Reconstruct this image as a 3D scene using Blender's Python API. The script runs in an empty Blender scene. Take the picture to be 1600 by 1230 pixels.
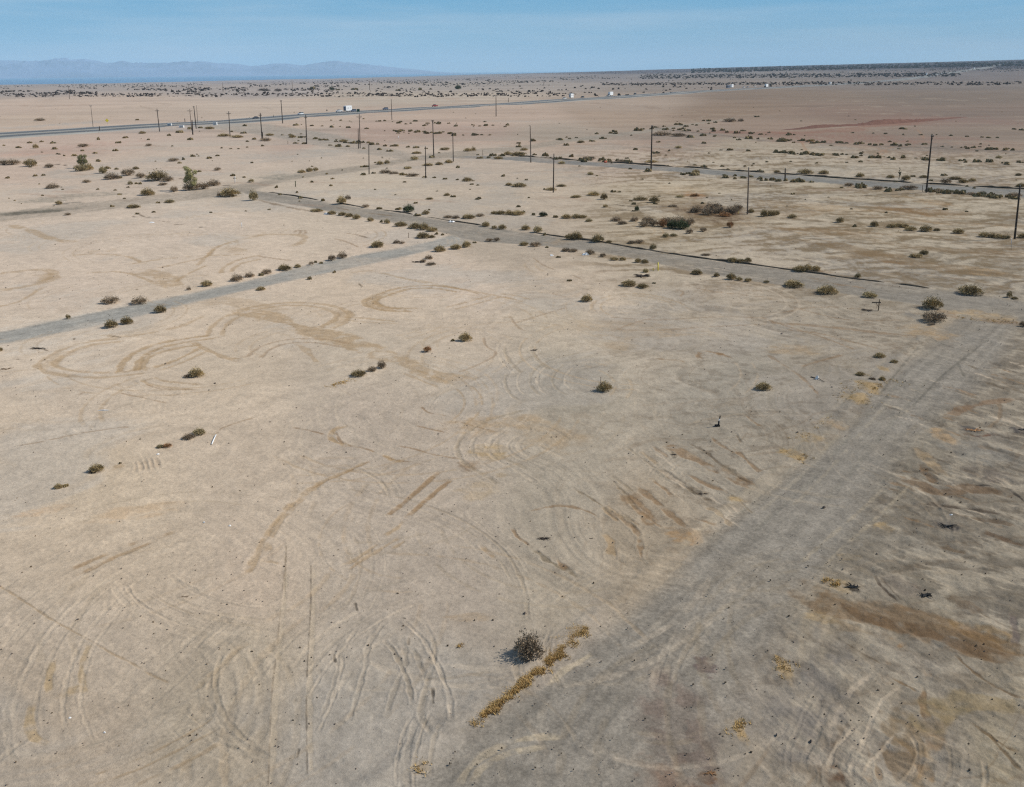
import bpy, math, random
import numpy as np
from mathutils import Vector, Matrix

# ------------------------------------------------------------------ camera / light
SC = bpy.context.scene
COL = SC.collection
H = 28.0                        # height of the drone above the flat
FPX, CX, CY = 1500.0, 800.0, 615.0
TH = math.radians(18.57)
PH = math.radians(0.573)
_f = np.array([0, math.cos(TH), -math.sin(TH)])
_r0 = np.array([1.0, 0, 0]); _u0 = np.array([0, math.sin(TH), math.cos(TH)])
_r = _r0*math.cos(PH) - _u0*math.sin(PH)
_u = _u0*math.cos(PH) + _r0*math.sin(PH)
cd = bpy.data.cameras.new('camera'); cam = bpy.data.objects.new('camera', cd); COL.objects.link(cam)
cd.sensor_fit = 'HORIZONTAL'; cd.sensor_width = 36; cd.lens = 36*FPX/1600
cd.clip_start = 0.5; cd.clip_end = 120000
m = Matrix(((_r[0], _u[0], -_f[0], 0), (_r[1], _u[1], -_f[1], 0), (_r[2], _u[2], -_f[2], H), (0, 0, 0, 1)))
cam.matrix_world = m
SC.camera = cam
SUN_EL, SUN_AZ = math.radians(40), math.radians(78)      # azimuth clockwise from +Y (view direction)
w = bpy.data.worlds.new("World"); SC.world = w; w.use_nodes = True
nt = w.node_tree; nt.nodes.clear()
wo = nt.nodes.new('ShaderNodeOutputWorld'); bg = nt.nodes.new('ShaderNodeBackground')
sky = nt.nodes.new('ShaderNodeTexSky'); sky.sky_type = 'NISHITA'; sky.sun_disc = False
sky.sun_elevation = SUN_EL; sky.sun_rotation = SUN_AZ
sky.altitude = 100; sky.air_density = 1.0; sky.dust_density = 0.2; sky.ozone_density = 4
bg.inputs['Strength'].default_value = 0.085
# thin cirrus: a real brighter veil in the sky, by direction
tc = nt.nodes.new('ShaderNodeTexCoord'); mp = nt.nodes.new('ShaderNodeMapping'); mp.inputs['Scale'].default_value = (1.2, 1.2, 16)
nz = nt.nodes.new('ShaderNodeTexNoise'); nz.inputs['Scale'].default_value = 2.2; nz.inputs['Detail'].default_value = 7; nz.inputs['Roughness'].default_value = 0.55
rp = nt.nodes.new('ShaderNodeValToRGB'); rp.color_ramp.elements[0].position = 0.44; rp.color_ramp.elements[1].position = 0.75
mu = nt.nodes.new('ShaderNodeMath'); mu.operation = 'MULTIPLY'; mu.inputs[1].default_value = 0.6
mx = nt.nodes.new('ShaderNodeMix'); mx.data_type = 'RGBA'; mx.inputs['B'].default_value = (4.9, 6.0, 7.2, 1)
L = nt.links.new
L(tc.outputs['Generated'], mp.inputs['Vector']); L(mp.outputs[0], nz.inputs['Vector']); L(nz.outputs[0], rp.inputs[0]); L(rp.outputs[0], mu.inputs[0])
L(mu.outputs[0], mx.inputs['Factor']); sx = nt.nodes.new('ShaderNodeSeparateXYZ'); L(tc.outputs['Generated'], sx.inputs[0])
sr = nt.nodes.new('ShaderNodeValToRGB'); el = sr.color_ramp.elements
el[0].position = 0.0; el[0].color = (.235, .405, .575, 1); el[1].position = .30; el[1].color = (.05, .20, .40, 1)
for p_, c_ in ((.03, (.205, .42, .615)), (.075, (.105, .35, .585))):
    e_ = el.new(p_); e_.color = (*c_, 1)
sc_ = nt.nodes.new('ShaderNodeVectorMath'); sc_.operation = 'SCALE'; sc_.inputs['Scale'].default_value = 10.3
sf = nt.nodes.new('ShaderNodeMapRange'); sf.inputs[1].default_value = .12; sf.inputs[2].default_value = .5; sf.inputs[3].default_value = 1.0; sf.inputs[4].default_value = 0.0
sm = nt.nodes.new('ShaderNodeMix'); sm.data_type = 'RGBA'
L(sx.outputs['Z'], sr.inputs[0]); L(sr.outputs[0], sc_.inputs[0]); L(sx.outputs['Z'], sf.inputs[0]); L(sf.outputs[0], sm.inputs['Factor'])
L(sky.outputs[0], sm.inputs['A']); L(sc_.outputs[0], sm.inputs['B'])
L(sm.outputs['Result'], mx.inputs['A']); L(mx.outputs['Result'], bg.inputs['Color']); L(bg.outputs[0], wo.inputs['Surface'])
sl = bpy.data.lights.new('sun', 'SUN'); so = bpy.data.objects.new('sun', sl); COL.objects.link(so)
sl.energy = 3.6; sl.angle = math.radians(0.5); sl.color = (1.0, 0.945, 0.865)
sdir = Vector((math.sin(SUN_AZ)*math.cos(SUN_EL), math.cos(SUN_AZ)*math.cos(SUN_EL), math.sin(SUN_EL)))
so.rotation_euler = sdir.to_track_quat('Z', 'Y').to_euler()
SC.view_settings.view_transform = 'Standard'; SC.view_settings.look = 'None'; SC.view_settings.gamma = 1
SC.view_settings.exposure = 0.29
try:
    SC.cycles.use_denoising = False; SC.cycles.filter_width = 1.25; SC.cycles.use_adaptive_sampling = False
    SC.cycles.max_bounces = 5; SC.cycles.volume_bounces = 2; SC.cycles.transparent_max_bounces = 6
except Exception: pass
rng = np.random.default_rng(7); random.seed(7)

# ------------------------------------------------------------------ noise, terrain
def vnoise(x, y, seed=0):
    x = np.asarray(x, float); y = np.asarray(y, float)
    xi = np.floor(x).astype(np.int64); yi = np.floor(y).astype(np.int64)
    fx = x-xi; fy = y-yi; fx = fx*fx*fx*(fx*(fx*6-15)+10); fy = fy*fy*fy*(fy*(fy*6-15)+10)
    def h(a, b):
        n = (a*374761393 + b*668265263 + seed*974634777) & 0xFFFFFFFF
        n = ((n ^ (n >> 13))*1274126177) & 0xFFFFFFFF
        n = (n ^ (n >> 16)) & 0xFFFFFFFF
        return n/2147483648.0 - 1.0
    a = h(xi, yi); b = h(xi+1, yi); c = h(xi, yi+1); d = h(xi+1, yi+1)
    return (a+(b-a)*fx) + ((c+(d-c)*fx)-(a+(b-a)*fx))*fy
def fbm(x, y, o=4, seed=0):
    s = 0; a = 0.5; k = 1.0
    for i in range(o):
        s = s + a*vnoise(x*k+17.3*i, y*k-9.1*i, seed+i); a *= .5; k *= 2.03
    return s
def sst(a, b, x):
    t = np.clip((x-a)/(b-a), 0, 1); return t*t*(3-2*t)
FE = FPX/math.cos(TH)**2        # px per unit of slope near the horizon
AZX = np.array([-3000, -400, 0, 300, 500, 700, 900, 1100, 1200, 1400, 1600, 2000, 4000.])
AZE = np.array([16, 14, 12, 10.8, 9.2, 6.2, 2.6, -1.2, -3.2, -6.0, -8.6, -12, -16.])
def az2px(az):
    az = np.clip(az, -1.2, 1.2); return 800+np.tan(az)*FPX/math.cos(TH)
ZS = -20.0
def zfar(x, y):
    r = np.hypot(x, y); az = np.arctan2(x, y)
    E = np.interp(az2px(az), AZX, AZE)
    Rk = np.where(E > 4.0, 48*FE/np.maximum(E, 4.0), 9000+ 0*E)
    k = sst(3.0, 5.5, E); Rk = 9000*(1-k) + np.minimum(48*FE/np.maximum(E, 3.0), 12000)*k
    zk = H - Rk*E/FE
    s = np.clip((r-2000)/(Rk-2000), 0, 1)
    z = zk*s*s*(3-2*s)*0.5 + zk*s*0.5
    over = np.clip((r-Rk)/6000, 0, 5)
    z = z - over*np.where(zk > 0, 40, 14)
    z = z + sst(1500, 4000, r)*(1-sst(0, .5, over))*(vnoise(x/700, y/700, 91)*1.6 + vnoise(x/260, y/260, 92)*.8)
    return z
def hsm(x, y):
    r = np.hypot(x, y)
    n = .30*vnoise(x/43, y/43, 5) + .16*vnoise(x/17, y/17, 6)
    return zfar(x, y) + n*(1-sst(900, 1600, r)*.5)
def ray(px, py):
    return _f + _r*(px-CX)/FPX - _u*(py-CY)/FPX
RS = np.geomspace(22, 30000, 5000)
def P(px, py):
    d = ray(px, py); hd = math.hypot(d[0], d[1]); ux, uy, sl_ = d[0]/hd, d[1]/hd, d[2]/hd
    if sl_ < -0.02:
        r = H/-sl_
        for i in range(6):
            z = float(hsm(np.array([ux*r]), np.array([uy*r]))[0]); r = (H-z)/-sl_
    else:
        z = zfar(ux*RS, uy*RS); k = np.nonzero(H+sl_*RS < z)[0]
        r = RS[k[0]] if len(k) else 9000.0
    x, y = ux*r, uy*r
    return np.array([x, y, float(hsm(np.array([x]), np.array([y]))[0])])
def mpp(p):                      # metres per picture pixel at a world point
    return float(np.dot(np.array(p)-np.array([0, 0, H]), _f))/FPX
def lin(c):
    c = np.asarray(c, float)/255.0
    return np.where(c <= .04045, c/12.92, ((c+.055)/1.055)**2.4)
def PL(pts, ox=0, oy=0, k=4.0, n=None):
    """picture polyline -> world polyline (x,y), smoothed"""
    w_ = np.array([P(ox+a/k, oy+b/k)[:2] for a, b in pts])
    return smooth(w_, n)
def smooth(w_, n=None):
    if len(w_) < 3: return w_
    out = []
    n = n or 5
    q = np.vstack([2*w_[0]-w_[1], w_, 2*w_[-1]-w_[-2]])
    for i in range(1, len(q)-2):
        for t in np.linspace(0, 1, n, endpoint=False):
            out.append(.5*((2*q[i])+(-q[i-1]+q[i+1])*t+(2*q[i-1]-5*q[i]+4*q[i+1]-q[i+2])*t*t+(-q[i-1]+3*q[i]-3*q[i+1]+q[i+2])*t**3))
    out.append(w_[-1]); return np.array(out)

# ------------------------------------------------------------------ object helpers
def tag(o, label=None, cat=None, group=None, kind=None):
    if label: o['label'] = label
    if cat: o['category'] = cat
    if group: o['group'] = group
    if kind: o['kind'] = kind
    return o
def empty(name, loc=(0, 0, 0), rz=0):
    o = bpy.data.objects.new(name, None); o.location = loc; o.rotation_euler = (0, 0, rz); o.empty_display_size = .3
    COL.objects.link(o); return o
class MB:
    def __init__(s): s.v = []; s.f = []
    def add(s, v, f):
        n = len(s.v); s.v += [tuple(a) for a in v]; s.f += [tuple(i+n for i in q) for q in f]
    def box(s, c, d, rot=None, taper=1.0):
        vs = []
        for z in (-1, 1):
            k = taper if z > 0 else 1
            for x, y in ((-1, -1), (1, -1), (1, 1), (-1, 1)):
                p = Vector((x*d[0]/2*k, y*d[1]/2*k, z*d[2]/2))
                if rot: p = rot @ p
                vs.append((p.x+c[0], p.y+c[1], p.z+c[2]))
        s.add(vs, [(3, 2, 1, 0), (4, 5, 6, 7), (0, 1, 5, 4), (1, 2, 6, 5), (2, 3, 7, 6), (3, 0, 4, 7)])
    def tube(s, pts, rad, n=8, cap=True):
        pts = [Vector(p) for p in pts]
        if not hasattr(rad, '__len__'): rad = [rad]*len(pts)
        base = len(s.v); 
        for i, p in enumerate(pts):
            t = (pts[min(i+1, len(pts)-1)]-pts[max(i-1, 0)]).normalized()
            a = t.orthogonal().normalized() if i == 0 else (a - t*a.dot(t)).normalized()
            b = t.cross(a)
            for k in range(n):
                g = 2*math.pi*k/n; q = p+(a*math.cos(g)+b*math.sin(g))*rad[i]; s.v.append(tuple(q))
        for i in range(len(pts)-1):
            for k in range(n):
                s.f.append((base+i*n+k, base+i*n+(k+1) % n, base+(i+1)*n+(k+1) % n, base+(i+1)*n+k))
        if cap:
            s.f.append(tuple(base+k for k in range(n))[::-1]); s.f.append(tuple(base+(len(pts)-1)*n+k for k in range(n)))
    def prism(s, prof, y0, y1, inset=0):
        """side profile (x,z) extruded across y"""
        n = len(prof); v = [(x, y0, z) for x, z in prof]+[(x, y1, z) for x, z in prof]
        f = [tuple(range(n)), tuple(range(2*n-1, n-1, -1))]+[(i, i+n, (i+1) % n+n, (i+1) % n) for i in range(n)]
        s.add(v, [q[::-1] for q in f])
    def build(s, name, mat, parent=None, smooth_=False, bevel=0):
        me = bpy.data.meshes.new(name); me.from_pydata(s.v, [], s.f); me.update()
        if mat: me.materials.append(mat)
        if smooth_: me.polygons.foreach_set('use_smooth', [True]*len(me.polygons))
        o = bpy.data.objects.new(name, me); COL.objects.link(o)
        if parent: o.parent = parent
        if bevel:
            b = o.modifiers.new('bevel', 'BEVEL'); b.width = bevel; b.segments = 2; b.limit_method = 'ANGLE'
        return o
def copy_tree(o, parent=None):
    c = o.copy(); COL.objects.link(c)
    if parent: c.parent = parent
    for ch in list(o.children): copy_tree(ch, c)
    return c
def mat(name, col, rough=.8, spec=.3, var=0.0, scale=3.0, metal=0.0, objvar=0.0, bump=0.0):
    mt = bpy.data.materials.new(name); mt.use_nodes = True; n = mt.node_tree.nodes; l = mt.node_tree.links
    b = n['Principled BSDF']; b.inputs['Roughness'].default_value = rough; b.inputs['Specular IOR Level'].default_value = spec; b.inputs['Metallic'].default_value = metal
    rgb = n.new('ShaderNodeRGB'); rgb.outputs[0].default_value = (*col, 1); src = rgb.outputs[0]
    if var > 0:
        t = n.new('ShaderNodeTexCoord'); z = n.new('ShaderNodeTexNoise'); z.inputs['Scale'].default_value = scale; z.inputs['Detail'].default_value = 5
        l.new(t.outputs['Object'], z.inputs['Vector'])
        mr = n.new('ShaderNodeMapRange'); mr.inputs[1].default_value = .3; mr.inputs[2].default_value = .7; mr.inputs[3].default_value = 1-var; mr.inputs[4].default_value = 1+var
        l.new(z.outputs[0], mr.inputs[0])
        v = n.new('ShaderNodeVectorMath'); v.operation = 'SCALE'; l.new(src, v.inputs[0]); l.new(mr.outputs[0], v.inputs['Scale']); src = v.outputs[0]
        if bump:
            bp = n.new('ShaderNodeBump'); bp.inputs['Strength'].default_value = bump; l.new(z.outputs[0], bp.inputs['Height']); l.new(bp.outputs[0], b.inputs['Normal'])
    if objvar > 0:
        oi = n.new('ShaderNodeObjectInfo'); mr = n.new('ShaderNodeMapRange'); mr.inputs[3].default_value = 1-objvar; mr.inputs[4].default_value = 1+objvar
        l.new(oi.outputs['Random'], mr.inputs[0])
        v = n.new('ShaderNodeVectorMath'); v.operation = 'SCALE'; l.new(src, v.inputs[0]); l.new(mr.outputs[0], v.inputs['Scale']); src = v.outputs[0]
    l.new(src, b.inputs['Base Color']); return mt

# ------------------------------------------------------------------ soil material (colour comes from a per-point attribute that includes the falloff to the right)
def soil(name, fine, bumpd, gritty):
    mt = bpy.data.materials.new(name); mt.use_nodes = True; n = mt.node_tree.nodes; l = mt.node_tree.links
    b = n['Principled BSDF']; b.inputs['Roughness'].default_value = .97; b.inputs['Specular IOR Level'].default_value = .12
    at = n.new('ShaderNodeAttribute'); at.attribute_name = 'soil_colour'
    g = n.new('ShaderNodeNewGeometry')
    def noise(sc, det, rough=.6):
        z = n.new('ShaderNodeTexNoise'); z.inputs['Scale'].default_value = sc; z.inputs['Detail'].default_value = det; z.inputs['Roughness'].default_value = rough
        l.new(g.outputs['Position'], z.inputs['Vector']); return z
    def mrange(src, a, b_, c, d):
        mr = n.new('ShaderNodeMapRange'); mr.inputs[1].default_value = a; mr.inputs[2].default_value = b_; mr.inputs[3].default_value = c; mr.inputs[4].default_value = d
        l.new(src, mr.inputs[0]); return mr.outputs[0]
    def mul(a, b_):
        q = n.new('ShaderNodeMath'); q.operation = 'MULTIPLY'; l.new(a, q.inputs[0]); l.new(b_, q.inputs[1]); return q.outputs[0]
    n1 = noise(5.0, 7, .86); n2 = noise(.7, 7, .82); n3 = noise(.22, 5, .65)
    f = mul(mul(mrange(n1.outputs[0], .34, .66, 1-fine, 1+fine), mrange(n2.outputs[0], .34, .66, 1-fine*.7, 1+fine*.7)), mrange(n3.outputs[0], .3, .7, .95, 1.05))
    vo = n.new('ShaderNodeTexVoronoi'); vo.inputs['Scale'].default_value = 3.6; l.new(g.outputs['Position'], vo.inputs['Vector'])
    f = mul(f, mrange(vo.outputs['Distance'], .02, .10, 1-gritty, 1.0))
    v = n.new('ShaderNodeVectorMath'); v.operation = 'SCALE'; l.new(at.outputs['Color'], v.inputs[0]); l.new(f, v.inputs['Scale'])
    l.new(v.outputs[0], b.inputs['Base Color'])
    bp = n.new('ShaderNodeBump'); bp.inputs['Strength'].default_value = .55; bp.inputs['Distance'].default_value = bumpd
    ad = n.new('ShaderNodeMath'); ad.operation = 'ADD'; l.new(n1.outputs[0], ad.inputs[0]); l.new(mrange(n2.outputs[0], 0, 1, 0, 3), ad.inputs[1])
    l.new(ad.outputs[0], bp.inputs['Height']); l.new(bp.outputs[0], b.inputs['Normal'])
    return mt
M_soil = soil('desert_soil', .21, .05, .30)
M_grav = soil('compacted_gravel', .33, .03, .42)

# ------------------------------------------------------------------ ground sheet (polar grid, denser near the viewer)
d_az = math.radians(.052)
AZ = list(np.arange(-math.radians(33), math.radians(33), d_az))
AZ += list(np.linspace(math.radians(33), math.radians(327), 80)[:-1])
AZ = np.array(AZ); NA = len(AZ)
dep = np.radians(np.arange(44.0, .34, -.046)); RR = H/np.tan(dep)
RR = np.concatenate([[2, 6, 12, 18, 23, 26], RR[RR > 27.5], np.geomspace(H/math.tan(math.radians(.33)), 38000, 50)]); NR = len(RR)
GX = (RR[:, None]*np.sin(AZ)[None, :]).ravel(); GY = (RR[:, None]*np.cos(AZ)[None, :]).ravel()
GR = np.repeat(RR, NA); GAZ = np.tile(AZ, NR)
FRONT = (np.abs((GAZ+math.pi) % (2*math.pi)-math.pi) < math.radians(33.5))

CTRL = '''40,1180,168,155,138;300,1180,163,152,135;560,1180,160,153,142;760,1180,150,142,130;1180,1200,150,140,125;1350,1190,140,132,120;1560,1180,152,142,122
60,1000,178,165,148;350,1000,172,160,142;650,1000,160,152,140;860,980,158,148,135;1350,1000,145,135,118;1560,1000,146,136,118
60,850,185,170,150;350,850,180,165,147;650,850,165,154,140;850,850,160,150,134;1000,850,155,143,125;1450,850,128,121,109;1570,850,124,117,105
60,700,188,173,152;350,700,182,168,150;600,700,172,160,145;850,700,158,149,134;1100,700,152,144,130;1500,700,132,125,112
60,600,190,176,158;350,600,188,174,155;600,600,182,170,153;850,600,165,157,142;1100,600,156,149,136;1300,600,155,146,131;1570,600,130,122,109
60,500,196,182,164;300,500,192,177,158;600,500,190,175,156;850,500,180,168,150;1100,500,168,157,140;1350,500,152,143,128
100,400,195,180,163;400,410,195,180,162;700,420,192,177,160;900,420,182,168,150;1150,450,165,154,138;1500,430,145,136,120
50,350,190,176,160;300,350,192,178,162;550,350,185,172,155;850,350,168,156,140;1100,350,152,140,120;1400,350,148,137,118;1580,400,142,132,116
50,300,188,174,158;400,300,180,168,152;650,300,182,170,153;850,300,176,163,146;1100,300,162,150,130;1300,320,156,145,126;1560,330,150,140,122
50,250,182,165,150;300,250,182,168,153;550,240,178,166,152;750,260,175,162,147;1000,240,168,153,138;1250,250,160,149,132;1550,260,150,138,122
150,215,178,155,140;500,215,172,152,138;700,215,172,147,132;900,215,165,148,132;1100,215,152,134,120;1300,215,146,124,108;1550,215,140,122,108
50,185,182,160,142;500,190,182,160,143;800,185,175,152,135;1000,180,160,138,120;1200,180,140,118,100;1450,185,135,112,98;1580,180,130,112,100
50,165,185,162,145;400,162,185,165,148;700,157,175,158,142;1000,160,163,143,127;1300,155,132,113,98;1550,150,126,110,98
50,140,158,144,136;400,140,162,148,140;800,138,158,144,134;1200,133,140,126,116;1500,135,127,114,106
400,127,148,136,134;700,124,142,130,127;1000,120,137,126,122;1300,118,128,117,112;1560,118,120,109,106
1100,108,88,80,86;1400,104,74,66,74;1570,99,66,58,66'''
def ground_colour(X, Y, R, A):  # right-hand colours mix greyer gravel with darkening from looking towards the sun
    C = [[float(q) for q in s.split(',')] for s in CTRL.replace('\n', ';').split(';')]
    acc = np.zeros((len(X), 3)); wt = np.zeros(len(X))
    wx = A*3.4+.25*vnoise(X/(R*.12+4), Y/(R*.12+4), 40); wy = np.log(R)*1.15+.2*vnoise(X/(R*.12+4), Y/(R*.12+4), 41)
    for c in C:
        p = P(c[0], c[1]); u = math.atan2(p[0], p[1])*3.4; v = math.log(math.hypot(p[0], p[1]))*1.15
        d2 = (wx-u)**2+(wy-v)**2+.004; w_ = 1/(d2*d2)
        acc += w_[:, None]*lin(c[2:5])[None]; wt += w_
    return acc/wt[:, None]
front = np.nonzero(FRONT)[0]
COLR = np.tile(lin((175, 160, 140)), (len(GX), 1))
COLR[front] = ground_colour(GX[front], GY[front], GR[front], GAZ[front])
GZ = hsm(GX, GY)
near = np.nonzero(FRONT & (GR < 420) & (GR > 25))[0]
far = np.nonzero(FRONT & (GR >= 420))[0]
X, Y, R = GX[near], GY[near], GR[near]
# --- streaky mottling of sand, grey gravel and darker damp soil
def rot(x, y, a): c, s = math.cos(a), math.sin(a); return x*c+y*s, -x*s+y*c
wxx = 3*vnoise(X/9, Y/9, 12); wyy = 3*vnoise(X/9, Y/9, 13)
u1, v1 = rot(X+wxx*1.6, Y+wyy*1.6, math.radians(128)); u2, v2 = rot(X+wxx*2.0, Y+wyy*2.0, math.radians(62)); u3, v3 = rot(X+wxx, Y+wyy, math.radians(15))
s1 = fbm(u1/9, v1/.75, 4, 21); s2 = fbm(u2/10, v2/.85, 4, 25); s3 = fbm(u3/14, v3/1.6, 4, 29)
pickn = fbm(X/28, Y/28, 2, 33)
rightness = sst(-.05, .30, np.arctan2(X, Y))
k12 = sst(-.15, .15, pickn-.12+.5*rightness)
st = s2*(1-k12)+s1*k12
mott = fbm(X/6.5, Y/6.5, 5, 36)
mul_ = 1+.20*st*(.55+.8*rightness)*(1-.75*sst(0.0, .10, np.arctan2(X, Y)-np.interp(R, [30, 60, 120, 250], [.22, .32, .40, .55])))+(.06+.09*rightness)*mott+.04*s3
far_f = sst(160, 420, R)
mul_ = mul_*(1-far_f)+(1+.09*mott+.10*s3)*far_f
COLR[near] *= mul_[:, None]
# grey gravel lags
gl = sst(.08, .42, fbm(X/17, Y/17, 5, 44)+.25*s2+.14*rightness-.05)*.55
gray = COLR[near].mean(1)[:, None]*np.array([1.09, 1.0, .87])*.90
COLR[near] = COLR[near]*(1-gl[:, None])+gray*gl[:, None]
# thin curved scratches and small-scale blotches
ln1 = sst(.90, 1.0, 1-np.abs(fbm(u1/9, v1/1.3, 3, 121)*2.2))*sst(-.05, .3, fbm(X/13, Y/13, 3, 122))
ln2 = sst(.90, 1.0, 1-np.abs(fbm(u2/12, v2/1.6, 3, 125)*2.2))*sst(-.05, .3, fbm(X/15, Y/15, 3, 126))
ln3 = sst(.88, 1.0, 1-np.abs(fbm(u3/16, v3/2.6, 3, 127)*2.2))*sst(-.05, .3, fbm(X/19, Y/19, 3, 128))
lnk = np.clip(ln1+ln2+ln3*.8, 0, 1)*(.10+.38*rightness)
COLR[near] *= (1-lnk[:, None]*np.array([.32, .42, .52]))
spk = sst(.10, .45, fbm(X/.9, Y/.9, 4, 131)+.35*fbm(X/6, Y/6, 3, 132))*(.07+.36*rightness)*(1-sst(120, 330, R))
COLR[near] *= (1-spk[:, None]*np.array([.50, .55, .60]))
# pale crust against brown silt, the strongly blotched ground on the right
mid = sst(110, 150, R)*(1-sst(330, 420, R))*sst(.02, .14, np.arctan2(X, Y))
bl = .9*fbm(u3/9, v3/2.0, 6, 135)+.5*fbm(X/3.2, Y/3.2, 4, 136)+.45*fbm(X/1.1, Y/1.1, 4, 137)
pk = sst(-.02, .35, bl)*mid*.55; bk = sst(.02, .38, -bl)*mid*.70
COLR[near] = COLR[near]*(1-pk[:, None])+lin((184, 173, 154))[None]*pk[:, None]
COLR[near] = COLR[near]*(1-bk[:, None])+lin((112, 95, 68))[None]*bk[:, None]
lowr = rough_fac = sst(0.0, .10, np.arctan2(X, Y)-np.interp(R, [30, 60, 120, 250], [.22, .32, .40, .55]))
uu_, vv_ = rot(X+wxx*.35, Y+wyy*.35, math.radians(128)); b2 = .75*fbm(uu_/2.6, vv_/.75, 5, 141)+.8*fbm(X/1.3, Y/1.3, 6, 142)
bk = sst(.05, .42, b2)*lowr*.32; pk = sst(.05, .42, -b2)*lowr*.5
COLR[near] = COLR[near]*(1-pk[:, None])+lin((172, 163, 146))[None]*pk[:, None]
COLR[near] = COLR[near]*(1-bk[:, None])+lin((98, 91, 79))[None]*bk[:, None]
# darkening towards the right: exposure falloff put into the soil colour
COLR[near] *= (1-.05*sst(-.05, .42, np.arctan2(X, Y)))[:, None]
# relief
relief = (.026*st*(1-sst(90, 200, R)) + .022*fbm(X/1.6, Y/1.6, 4, 51) + .012*vnoise(X/.28, Y/.28, 55)*(R < 90))
rough_r = sst(0.0, .10, np.arctan2(X, Y)-np.interp(R, [30, 60, 120, 250], [.22, .32, .40, .55]))
uu_, vv_ = rot(X+wxx*.35, Y+wyy*.35, math.radians(128)); relief += rough_r*(.07*fbm(uu_/3.0, vv_/.8, 4, 58)+.09*fbm(X/1.0, Y/1.0, 5, 57))
GZ[near] += relief
XF, YF = GX[far], GY[far]
COLR[far] *= (1-.08*sst(-.05, .42, np.arctan2(XF, YF)))[:, None]*np.array([.97, 1.0, 1.0])[None]  # far soil carries the same painted falloff towards the right
COLR[far] *= (1+.13*fbm(XF/55, YF/16, 5, 61)+.09*fbm(XF/300, YF/60, 3, 63)+.30*fbm(XF/140, YF/420+XF/900, 5, 67)*0+.16*fbm(XF/210, YF/34, 5, 69))[:, None]

class Grid2:                      # quick bbox lookup
    pass
DZ = np.zeros(len(GX))
def dist_poly(x, y, pl):
    best = np.full(len(x), 1e9)
    for i in range(len(pl)-1):
        ax, ay = pl[i]; bx, by = pl[i+1]; dx, dy = bx-ax, by-ay; L2 = dx*dx+dy*dy+1e-9
        t = np.clip(((x-ax)*dx+(y-ay)*dy)/L2, 0, 1)
        best = np.minimum(best, (x-ax-t*dx)**2+(y-ay-t*dy)**2)
    return np.sqrt(best)
def sel(pl, pad):
    x0, y0 = pl.min(0)-pad; x1, y1 = pl.max(0)+pad
    # polar box first: indices are contiguous by radius
    cr = np.hypot(*np.meshgrid([x0, x1, np.clip(0, x0, x1)], [y0, y1])); rmin = max(0, np.hypot(np.clip(0, x0, x1), np.clip(0, y0, y1))-1); rmax = cr.max()+1
    i0 = np.searchsorted(RR, rmin)*NA; i1 = min(np.searchsorted(RR, rmax)+1, NR)*NA
    xs = GX[i0:i1]; ys = GY[i0:i1]
    return i0+np.nonzero((xs > x0) & (xs < x1) & (ys > y0) & (ys < y1))[0]
SEED = [100]
def stroke(pl, wid, col, a=.6, rut=0.0, brk=.0, edge=.5, ends=True, light=0):
    """paint / press a band of soil along a world polyline"""
    SEED[0] += 1; sd = SEED[0]
    if len(pl) < 2: return
    I = sel(pl, wid*1.6+.5)
    if len(I) == 0: return
    x, y = GX[I], GY[I]
    n = vnoise(x/(wid*1.3+.2), y/(wid*1.3+.2), sd)
    d = dist_poly(x, y, pl)
    hw = wid/2*(1+edge*n)
    mres = GR[I]*.0009+.02
    k = 1-sst(hw*.55-mres*.3, hw+mres, d)
    if ends:
        for e in (pl[0], pl[-1]):
            k = k*sst(0, max(wid*.75, .8), np.hypot(x-e[0], y-e[1])+.15)
    if brk > 0: k = k*sst(brk-.5, brk+.15, fbm(x/1.7, y/1.7, 3, sd+500)+.35)
    k = k*(.92+.4*vnoise(x/.5, y/.5, sd+900))
    gs = 1-sst(110, 260, GR[I])
    k = k*(1-.8*gs)+.8*gs*sst(.18, .80, k*.92+.42*fbm(x/.45, y/.45, 5, sd+950)*(k > .02))
    k = np.clip(k, 0, 1)
    if col is not None:
        a = a*.92; c = lin(col); COLR[I] = COLR[I]*(1-a*k[:, None])+c[None]*(a*k[:, None])
    if rut:
        rut = rut*.42
        DZ[I] += -rut*k + rut*.8*np.exp(-((d-hw*1.25)/(wid*.22+.02))**2)
def offset(pl, o):
    t = np.gradient(pl, axis=0); nrm = np.stack([-t[:, 1], t[:, 0]], 1); nrm /= np.linalg.norm(nrm, axis=1)[:, None]+1e-9
    return pl+nrm*o
def twin(pl, wid, col, a=.6, rut=.02, brk=0, gauge=.78): 
    stroke(offset(pl, gauge), wid, col, a, rut, brk); stroke(offset(pl, -gauge), wid, col, a, rut, brk)
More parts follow.
